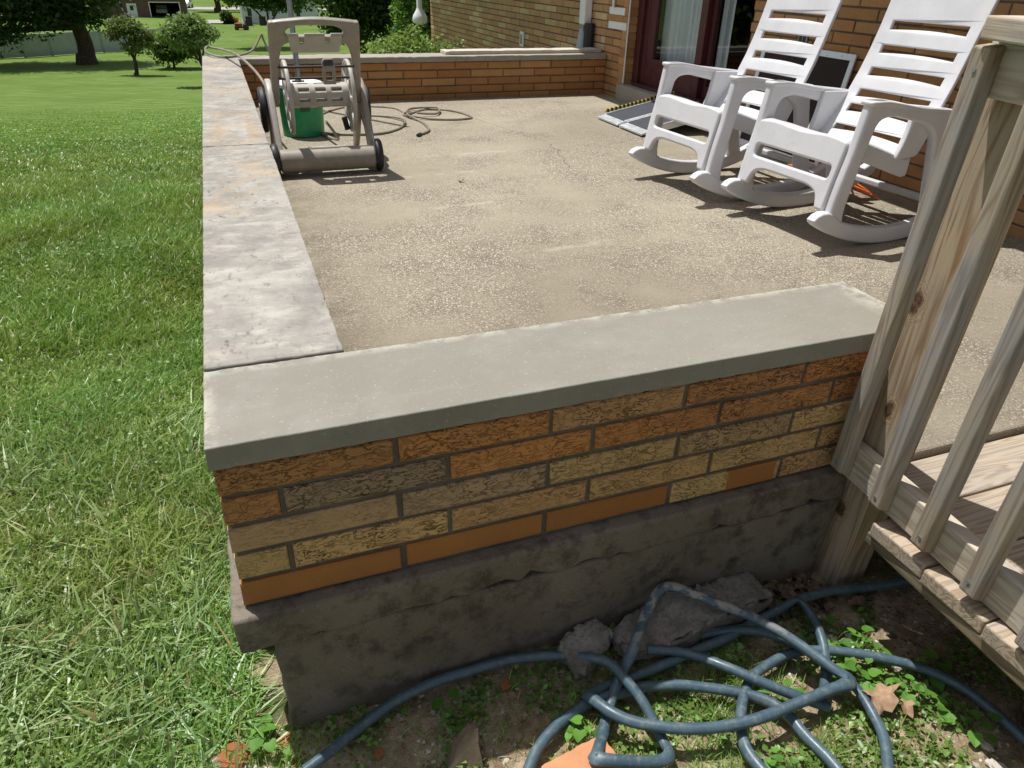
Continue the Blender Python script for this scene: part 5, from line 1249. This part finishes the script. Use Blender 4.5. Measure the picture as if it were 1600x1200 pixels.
def car(name, label, loc, rz, body_m, k=1.0, cat='car'):
    t = thing(name, label, cat, loc, rz)
    pr_ = [(-2.1, .35, .1), (-2.15, .75, .15), (-1.9, .95, .1), (-1.2, 1.0, .1), (-.7, 1.42, .2), (.8, 1.45, .2), (1.5, 1.0, .2), (2.05, .88, .15), (2.1, .4, .1)]
    o_ = plate('body', fillet([(a * k, b * k, c * k) for a, b, c in pr_], .1), [], 1.6 * k, .12 * k, XZ(0), body_m, t)
    win = [(-1.1, 1.0, .05), (-.62, 1.35, .1), (.72, 1.36, .1), (1.3, 1.0, .05)]
    plate('window', fillet([(a * k, b * k, c * k) for a, b, c in win], .1), [], 1.63 * k, .01, XZ(0), M['carglass'], t)
    for sx in (-1.35, 1.35):
        for sy in (-.72, .72):
            mb = MB(); mb.cyl((sx * k, (sy - .1) * k, .33 * k), (sx * k, (sy + .1) * k, .33 * k), .33 * k); mb.build('wheel', M['black_plastic'], t)
    return t
car('parked_truck', 'white vehicle parked inside the open garage bay', (-6.6, 129, -6.72), R(90), M['white'], 0.95, 'truck')
car('parked_car', 'pale silver car parked beyond the garage', (-3.6, 146, -6.62), R(80), M['alu'], 0.95)
wh = thing('white_house', 'far pale-sided house behind the hose reel', 'house', (7, 112, -6.85))
mb = MB(); mb.box(-3.0, 7, 0, 7, -.2, 2.9); mb.build('wall', M['siding'], wh, sm=False)
mb = MB(); mb.add([(-3.5, -.5, 2.9), (7.5, -.5, 2.9), (7.5, 7.5, 2.9), (-3.5, 7.5, 2.9), (-3.5, 3.5, 4.8), (7.5, 3.5, 4.8)], [(0, 1, 5, 4), (2, 3, 4, 5), (0, 4, 3), (1, 2, 5), (0, 3, 2, 1)]); mb.build('roof', M['shingle'], wh, sm=False)
for x in (-2.3, 0.8, 4.0):
    mb = MB(); mb.box(x, x + .5, -.06, .02, 1.0, 1.9); mb.build('window', M['carglass'], wh, sm=False)
for i, (x, lb) in enumerate(((4.6, 'dark bin left of the white house corner post'), (6.3, 'dark bin against the front of the white house'))):
    t = thing('wheelie_bin', lb, 'bin', (x, 109, -6.8)); mb = MB(); mb.box(-.4, .4, -.35, .35, 0, 1.0); o = mb.build('body', M['black_plastic'], t, sm=False); bevel(o, .05)
    mb = MB(); mb.box(-.43, .43, -.4, .38, 1.0, 1.1); mb.build('lid', M['black_plastic'], t, sm=False)
mw = thing('riding_mower', 'small dark red riding mower parked on the far lawn', 'mower', (3.3, 101, -6.78))
mb = MB(); mb.box(-.75, .1, -.35, .35, .35, .8); mb.box(-.6, .7, -.3, .3, .25, .4); o = mb.build('body', M['red'], mw, sm=False); bevel(o, .08)
mb = MB(); mb.box(.15, .6, -.25, .25, .6, .7); mb.box(.5, .62, -.25, .25, .65, 1.1); o = mb.build('seat', M['black_plastic'], mw, sm=False); bevel(o, .04)
for sx, r in ((-.55, .25), (.5, .35)):
    for sy in (-.38, .38):
        mb = MB(); mb.cyl((sx, sy - .1, r), (sx, sy + .1, r), r); mb.build('wheel', M['black_plastic'], mw)
t = thing('garden_shrub', 'dark rounded shrub with orange flowers near the far driveway', 'shrub', (1.9, 112, -6.8))
crown([(0, 0, .8, .7, .6, .8), (0.5, 0, .35, .7, .5, .4)], 900, .3, OAK, 'foliage', t); crown([(1.1, 0, .5, .5, .4, .3)], 160, .22, [(0.6, 0.25, 0.02)], 'flowers', t)
# road and drive
def strip(name, x0, x1, y0, y1):
    vs = []; n = 30
    for i in range(n + 1):
        x = x0 + (x1 - x0) * i / n
        for y in (y0, y1): vs.append((x, y, float(np.interp(y, YS, ZS)) + 0.09))
    me = bpy.data.meshes.new(name); me.from_pydata(vs, [], [(2 * i, 2 * i + 2, 2 * i + 3, 2 * i + 1) for i in range(n)]); o_ = link(name, me, M['asphalt']); return tag(o_, kind='structure')
strip('road', -4, 40, 141, 148); strip('driveway', -0.6, 3.0, 112, 118)
